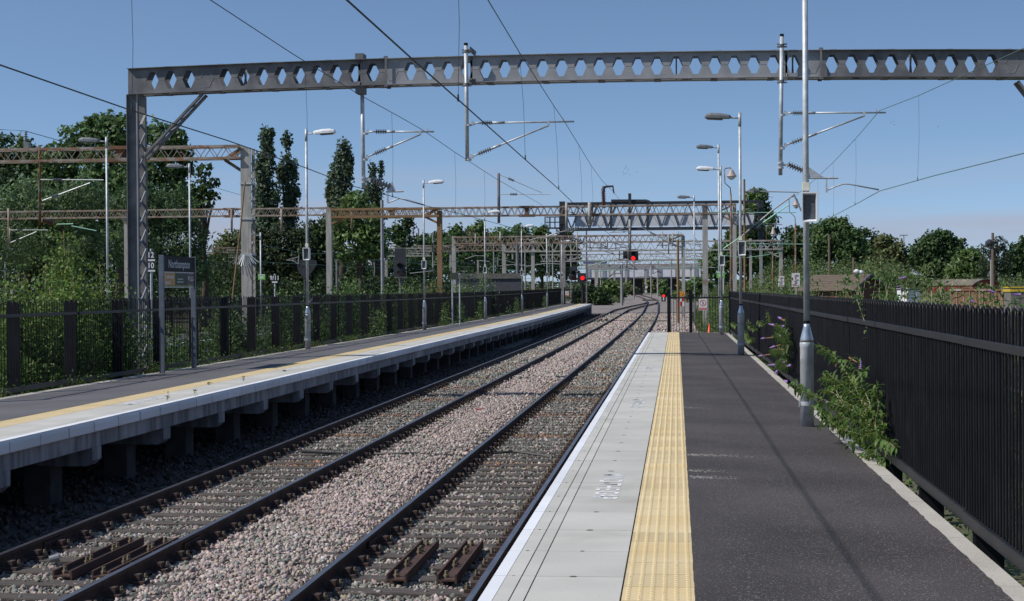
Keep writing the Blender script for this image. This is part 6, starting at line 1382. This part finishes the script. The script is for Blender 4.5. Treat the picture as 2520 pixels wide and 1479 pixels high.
# birch saplings close behind the railing on the left
def sapling(label, X, Y, H, W, n, leaf, c, lean=.0, g=None, st=birchbark, zb=-.9, cat='sapling', flowers=0):
    t = thing('sapling', label, cat, (X, Y, zb), g); P = []; b = MB(); ns = 9; n = int(n * 3.2)
    for s in range(ns):
        a = rng.uniform(0, 6.28); r = rng.uniform(.15, 1) * W; r *= 1 if s else .15; h = H * (rng.uniform(.55, 1.0) if s > 1 else 1) * (1 - .35 * r / max(W, .01)); tip = np.array([X + math.cos(a) * r + lean, Y + math.sin(a) * r, zb + h]); base_ = np.array([X, Y, zb]); mid_ = (base_ + tip) / 2 + rng.normal(size=3) * .06 + np.array([0, 0, .1 * h])
        b.tube([tuple(base_), tuple(mid_), tuple(tip)], [.022, .014, .004], 5)
        q = rng.uniform(.12, 1, n // ns); pts = (1 - q)[:, None] ** 2 * base_ + 2 * (q * (1 - q))[:, None] * mid_ + (q ** 2)[:, None] * tip
        P.append(pts + rng.normal(size=pts.shape) * np.array([.13, .13, .10]) * (1 + 1.1 * W))
    b.build('stems', st, t, smooth=True); P = np.concatenate(P)
    C0 = tones(len(P), c, None, .3)
    V, F, C = leaf_quads(P, leaf, leaf * .82, C0, up=.5, droop=.7); fast_mesh('leaves', V, F, leaf_m, t, colors=C)
    if flowers:
        for k in range(flowers):
            q = P[rng.integers(0, len(P))]; q = np.array([q[0], q[1] - .05, q[2] + .1]); dv = Vector((rng.uniform(-.5, .5), rng.uniform(-.3, .1), rng.uniform(.2, .9))).normalized() * .2
            m2 = MB(); m2.lathe(q, Vector(q) + dv, [(0, .02), (.3, .032), (1, .006)], 6); m2.build('flower', purple, t)
    return t
purple = pm('purple_blossom', (.36, .20, .50), (.26, .13, .40), 60, .8); russet = pm('withered_blossom', (.20, .09, .035), (.28, .15, .07), 60, .9)
def at_xy(px, Y): return at(px, 700, Y).x
BL = (.12, .19, .04)
for i, (px, Y, ytop, W, n) in enumerate(((160, 33.5, 552, .42, 1500), (245, 34.5, 640, .42, 1500), (110, 32.5, 640, .40, 1300), (55, 31, 655, .5, 1500), (200, 31.5, 665, .5, 1500), (20, 30, 690, .5, 1200), (285, 34, 690, .35, 900), (150, 30.5, 690, .6, 1800))):
    X = at_xy(px, Y); zt_ = at(px, ytop, Y).z; sapling(['tallest birch sapling with pale heart-shaped leaves behind the railing', 'birch sapling spreading towards the gantry column', 'birch sapling left of the tallest one', 'birch sapling near the left edge', 'low birch sapling below the tallest one, right side', 'birch sapling cut by the left edge', 'small birch sapling touching the gantry column', 'low wide birch sapling in the middle of the group'][i], min(X, -11.7 - W * .6), Y, zt_ + .9, W, n, .078, BL, 0, 'birch saplings behind the left railing')
for i, (px, Y, ytop, W, n, fl, c) in enumerate(((870, 66, 690, .9, 1800, 0, LT), (830, 62, 700, .8, 1500, 0, LT), (1010, 78, 700, .9, 1500, 0, LT), (1060, 82, 698, .9, 1500, 0, OL), (1150, 92, 700, 1.0, 1500, 2, LT), (1215, 98, 672, 1.3, 2200, 16, WL), (1255, 106, 678, 1.3, 2000, 14, WL), (1330, 125, 700, 1.2, 1400, 0, MD), (700, 50, 722, .8, 1400, 2, MD), (560, 44, 735, .8, 1200, 2, MD), (760, 58, 715, .9, 1500, 3, MD), (950, 72, 705, .9, 1400, 0, MD))):
    X = at_xy(px, Y); X = min(X, -11.8 - W * .5); zt_ = at(px, ytop, Y).z; sapling('shrub growing over the opposite railing, ' + ['bright one beside the second lamp post', 'left of the bright one', 'below the dark signal', 'left of the third lamp post', 'in front of the brick wall', 'buddleia with lilac flower spikes', 'second buddleia with lilac spikes', 'just left of the black gantry column', 'between the concrete column and first lamp post', 'right of the name board', 'behind the first lamp post', 'left of the dark signal'][i], X, Y, zt_ + .9, W, n, .105, c, 0, 'shrubs behind the opposite railing', zb=-.9, cat='shrub', flowers=fl)
# vines in front of the opposite railing
for i, (px, Y) in enumerate(((925, 60), (1130, 85), (1270, 112), (1090, 78), (1340, 136), (1180, 96))):
    X = -10.98; Yv_ = 4000 * 11.0 / (1665 - px); t = thing('climbing_weed', 'climbing weed poking through the opposite railing, ' + ['first right of the tallest lamp post', 'in front of the notice board', 'between the third and fourth lamp posts', 'left of the notice board', 'beside the fifth lamp post', 'beside the third lamp post'][i], 'weed', (X, Yv_, 0), 'weeds poking through the opposite railing')
    n = 320; P = np.stack([X + rng.normal(size=n) * .06, Yv_ + rng.normal(size=n) * .8, rng.uniform(0, 1.15, n) * rng.random(n) ** .35], 1); P[:, 2] += zg(Yv_)
    V, F, C = leaf_quads(P, .11, .06, tones(n, (.075, .12, .035), None, .3), up=.3, droop=.6); fast_mesh('leaves', V, F, leaf_m, t, colors=C)
# shrubs standing above the right-hand railing
def longleaf(P0, D, L_, W_, col, bend=.5, nseg=4):
    """curved willow-like leaf"""
    D = Vector(D).normalized(); side = D.cross(Vector((0, 0, 1)));
    if side.length < .1: side = Vector((1, 0, 0))
    side.normalize(); V = []; p = Vector(P0); d = D.copy()
    for s in range(nseg + 1):
        f = s / nseg; w_ = W_ * (math.sin(math.pi * min(1, f * .92 + .10)) ** .8) * .5; nrm = side.cross(d); V += [p - side * w_ + nrm * w_ * .45, p, p + side * w_ + nrm * w_ * .45]
        p = p + d * (L_ / nseg); d = (d + Vector((0, 0, -bend / nseg * 1.6))).normalized()
    F = []
    for s in range(nseg):
        for q in (0, 1): F.append((3 * s + q, 3 * s + q + 1, 3 * s + 4 + q, 3 * s + 3 + q))
    return V, F
def buddleia(label, stems, leafL, leafW, c, seed, flowers=(), group=None, spacing=.055, stemr=.006, root=None, nm='buddleia'):
    r = np.random.default_rng(seed); V = []; F = []; C = []; b = MB(); base_ = stems[0][0]
    t = thing(nm, label, 'shrub', tuple(root or base_), group)
    for st in stems:
        st = [Vector(p) for p in st]; b.tube(st, [stemr * (1.3 - .9 * i / (len(st) - 1)) for i in range(len(st))], 6)
        tot = 0; acc = 0; k = 0
        for p, q in zip(st, st[1:]):
            L_ = (q - p).length; d = (q - p).normalized(); s = 0
            while s < L_:
                pt = p + d * s; k += 1
                for sg in (-1, 1):
                    if r.random() < .12: continue
                    a = r.uniform(-.6, .6) + (k % 2) * 1.57; perp = d.cross(Vector((0, 0, 1))); perp = perp.normalized() if perp.length > .05 else Vector((1, 0, 0)); up_ = perp.cross(d)
                    dr_ = (d * r.uniform(.2, .8) + (perp * math.cos(a) + up_ * math.sin(a)) * sg + Vector((0, 0, .25))).normalized(); lf = leafL * r.uniform(.55, 1.2)
                    v, f = longleaf(pt, dr_, lf, leafW * r.uniform(.8, 1.2), None, r.uniform(.8, 2.0)); o_ = len(V); V += [tuple(x) for x in v]; F += [tuple(o_ + i for i in ff) for ff in f]
                    cc = np.array(c) * r.uniform(.65, 1.35) * np.array([r.uniform(.85, 1.3), 1, r.uniform(.8, 1.2)]); C += [cc] * len(v)
                s += spacing * r.uniform(.7, 1.3)
        for q in range(3):                              # leafy tip
            v, f = longleaf(st[-1], (st[-1] - st[-2]).normalized() + Vector(r.normal(size=3)) * .5, leafL * .7, leafW * .7, None, .6); o_ = len(V); V += [tuple(x) for x in v]; F += [tuple(o_ + i for i in ff) for ff in f]; C += [np.array(c) * 1.35] * len(v)
    b.build('stems', pm('green_stem', (.20, .20, .10), (.28, .22, .14), 8, .7) if 'green_stem' not in MATS else MATS['green_stem'], t, smooth=True)
    fast_mesh('leaves', np.array(V), np.array(F), leaf_m, t, colors=np.array(C))
    for (p, q, R_, typ) in flowers:
        m2 = MB(); p, q = Vector(p), Vector(q); pr_ = [(0, R_ * .5)]
        for k in range(9): f = (k + .5) / 9; pr_.append((f, R_ * (1.1 - .75 * f) * (1 + .28 * (-1) ** k)))
        m2.lathe(p, q, pr_ + [(1, R_ * .1)], 8); m2.build('flower_spike', purple if typ else russet, t)
    return t
def zc_(x, y):                                          # point of the close-up shrub
    px = 1901.5 + x * .22556; py = 834 + y * .22556; Yd = min(18.9, max(15.2, 15.8 + (2165 - px) * .0143)); return at(px, py, Yd)
Q = lambda *a: [zc_(*p) for p in a]
st = [Q((1150, 1090), (1060, 900), (900, 520), (760, 300), (680, 200), (520, 90)), Q((1150, 1090), (1000, 850), (830, 760), (560, 670), (400, 600), (210, 490)), Q((1180, 1090), (1000, 1050), (740, 990), (560, 830), (430, 745)),
      Q((1150, 1090), (1080, 780), (1000, 690), (760, 500), (600, 380)), Q((1060, 900), (980, 620), (930, 440), (945, 290)), Q((1080, 850), (1060, 700), (1000, 560), (960, 480), (1010, 350)), Q((1170, 1090), (1300, 1150), (1335, 1190)),
      Q((1150, 1090), (1120, 900), (1160, 700), (1100, 560)), Q((900, 800), (850, 640), (840, 500)), Q((1000, 1050), (900, 1130), (840, 1170)), Q((1180, 1120), (1210, 980), (1180, 840)), Q((740, 990), (620, 900), (540, 905)), Q((1160, 1100), (1060, 1000), (930, 900), (760, 850), (640, 720)),
      Q((830, 760), (720, 620), (660, 480), (560, 440)), Q((1180, 1110), (1100, 1250), (960, 1300), (830, 1300)), Q((1190, 1110), (1240, 1260), (1200, 1380)), Q((900, 520), (840, 440), (800, 330), (860, 220)), Q((1080, 780), (1120, 620), (1150, 520)), Q((760, 710), (690, 600), (590, 560), (560, 560))]
fl = [(zc_(960, 330), zc_(965, 235), .012, 1), (zc_(570, 680), zc_(600, 700), .014, 1), (zc_(670, 740), zc_(690, 765), .012, 1), (zc_(840, 205), zc_(920, 255), .011, 0), (zc_(690, 300), zc_(700, 250), .008, 0)]
buddleia('leafy green shrub arching over the kerb in front of the nearest lamp post', st, .118, .034, (.100, .175, .042), 5, fl, spacing=.043, root=(2.0, 15.7, -.05))
# flowering buddleia hanging through the railing
def zf(x, y, Yd=None):                                  # zoom coordinates of the flowering branch
    px = (2550 + x / 4.93) * .6672; py = (1150 + y / 4.93) * .6672; return at(px, py, Yd or (1.93 * 4000 / (px - 1665)))
Z = lambda *a: [zf(*p) for p in a]
st = [Z((1750, 640), (1690, 360), (1700, 250), (1690, 180)), Z((1750, 700), (1700, 540), (1600, 470), (1520, 420)), Z((1750, 760), (1640, 720), (1520, 740), (1460, 700)), Z((1760, 640), (1740, 420), (1650, 320), (1560, 270)), Z((1750, 1000), (1660, 980), (1580, 960)), Z((1740, 900), (1650, 900), (1560, 930)), Z((1750, 760), (1770, 600), (1730, 480))]
fl = []
for (x0_, y0_, x1_, y1_, sp) in ((1700, 160, 1575, 95, .45), (1600, 265, 1410, 220, .5), (1500, 465, 1260, 487, .28), (1650, 595, 1420, 655, .42), (1740, 690, 1440, 682, 0), (1470, 770, 1215, 805, .3), (1680, 955, 1380, 970, .55), (1700, 920, 1610, 870, 1), (1560, 1080, 1505, 1125, 1), (1740, 1270, 1690, 1245, 1), (1640, 440, 1590, 450, 1), (1690, 260, 1650, 262, 1), (1755, 620, 1710, 640, 1), (1800, 975, 1750, 985, 1)):
    p, q = zf(x0_, y0_), zf(x1_, y1_); m_ = p.lerp(q, 1 - sp)
    if sp < 1: fl.append((p, m_, .016, 0))
    if sp > 0: fl.append((m_, q, .019, 1))
buddleia('buddleia with purple and withered brown spikes growing through the right-hand railing', st, .13, .034, (.070, .125, .035), 9, fl, spacing=.05, root=(2.0, 29, -.05))
# taller weeds standing over the railing on the right
rr = np.random.default_rng(21)
for i, (px, Y, y0, n_, lL, fl_) in enumerate(((2125, 21, 628, 5, .15, 0), (2055, 27, 668, 6, .13, 1), (2085, 24, 672, 5, .14, 1), (2160, 19, 690, 6, .13, 1), (2195, 18, 668, 4, .12, 0), (2265, 17, 668, 5, .11, 1), (2300, 16.5, 690, 7, .11, 0), (2350, 15.5, 692, 7, .11, 0), (2405, 14.8, 690, 7, .11, 0), (2455, 14, 705, 7, .10, 2), (2500, 13.4, 712, 7, .10, 3), (1985, 36, 665, 6, .15, 0), (1950, 42, 655, 6, .16, 2), (1925, 50, 662, 6, .16, 2), (2010, 33, 672, 5, .14, 2), (2235, 17.5, 700, 6, .11, 1))):
    y0 += 14 if i else 0; X = at_xy(px, Y); zt_ = at(px, y0, Y).z; zb_ = 1.0; sts = []; fs_ = []
    for k in range(n_):
        dx = rr.uniform(-.28, .28) * Y / 18; top = Vector((X + dx * 1.2 + rr.uniform(-.1, .1), Y + rr.uniform(-.4, .4), zt_ - rr.uniform(0, .5 if k else 0) * (zt_ - zb_))); base_ = Vector((max(2.42, X + dx * .3), top.y + rr.uniform(-.2, .2), zb_ - .9)); sts.append([base_, base_.lerp(top, .5) + Vector((rr.uniform(-.05, .05), 0, .05)), top])
        if k < fl_: fs_.append((top, top + Vector((rr.uniform(-.08, .04), -.03, rr.uniform(-.02, .05))), .010, 1))
    buddleia('leafy weed above the right-hand railing, ' + ['tallest one with large leaves right of the brick hut', 'in front of the brick hut roof', 'in front of the brick hut gable', 'left of the white cabinet', 'beside the white cabinet', 'between the cabinet and the red van', 'in front of the red van left end', 'in front of the red van', 'in front of the rusty wagon', 'right of the rusty wagon', 'at the right edge with purple flowers', 'just right of the nearest lamp post', 'below the larger warning sign', 'below the smaller warning sign', 'left of the brick hut with purple flowers', 'in front of the white cabinet'][i], sts, lL * .8, lL * .34, (.085, .155, .042), 40 + i, fs_, 'weeds above the right-hand railing', spacing=.075 * Y / 18, stemr=.008, nm='weed')
# a few vine sprigs on the right railing
for i, pts in enumerate((((1395, 0), (1410, 120), (1395, 200)), ((1035, 140), (1040, 260)), ((740, 210), (800, 260), (800, 320)), ((980, 340), (1000, 440), (1060, 540), (1110, 500)), ((1090, 270), (1160, 330)), ((1240, 180), (1270, 240)))):
    buddleia('small green sprig poking through the right-hand railing, ' + ['top one above the purple flowers', 'high one right of the second lamp post', 'beside the second lamp post, lower left', 'large one right of the second lamp post', 'thin one in the middle', 'tiny one near the top'][i], [Z(*pts)], .11, .05, (.10, .16, .04), 70 + i, (), 'sprigs in the right-hand railing', spacing=.07, stemr=.004, nm='sprig')
# weeds under the right railing
def tuftR(n):
    y = 8 + 52 * rng.random(n); k = np.sin(y * 1.1) + np.sin(y * .37) > .2; y = y[k]; n = len(y); return np.stack([2.03 + rng.normal(size=n) * .05, y, -.16 + np.abs(rng.normal(size=n)) * .05], 1)
cover('weeds', 'small weeds in the gap under the right-hand railing', 4200, tuftR, (.075, .135, .028), .06, .4)
# litter and little plants on the platforms
b = MB(); p = atz(1172, 1008, RAILZ - .1); b.bar(p, p + Vector((.14, .05, .02)), .05, .02); setp(b.build('litter', red), 'crumpled red and white wrapper on the ballast between the tracks', 'litter')
b = MB(); p = atz(122, 1377, RAILZ - .12); b.lathe(p, p + Vector((.09, .03, .02)), [(0, .035), (1, .045)], 12); setp(b.build('paper_cup', porcg), 'pale paper cup lying by the far rail in the shadow', 'litter')  # white cup coloured grey, shadow put into its colour
for i, (px, py, s) in enumerate(((600, 938, .10), (412, 985, .14), (480, 975, .12), (515, 947, .05), (700, 915, .04))):
    p = atz(px, py, 0.0); t = thing('tiny_weed', 'tiny weed sprouting from the opposite platform surface, ' + ['squat tuft on the coping', 'tall sprig with dark shadow', 'thin sprig on the coping', 'tuft on the tactile strip', 'sprig by the lettering'][i], 'weed', tuple(p), 'weeds on the opposite platform')
    n = 26; P = np.array(p)[None] + rng.normal(size=(n, 3)) * np.array([.018, .018, 0]) + np.stack([np.zeros(n), np.zeros(n), rng.uniform(0, s, n)], 1); V, F, C = leaf_quads(P, .035, .014, tones(n, (.10, .11, .03))); fast_mesh('leaves', V, F, leaf_m, t, colors=C)
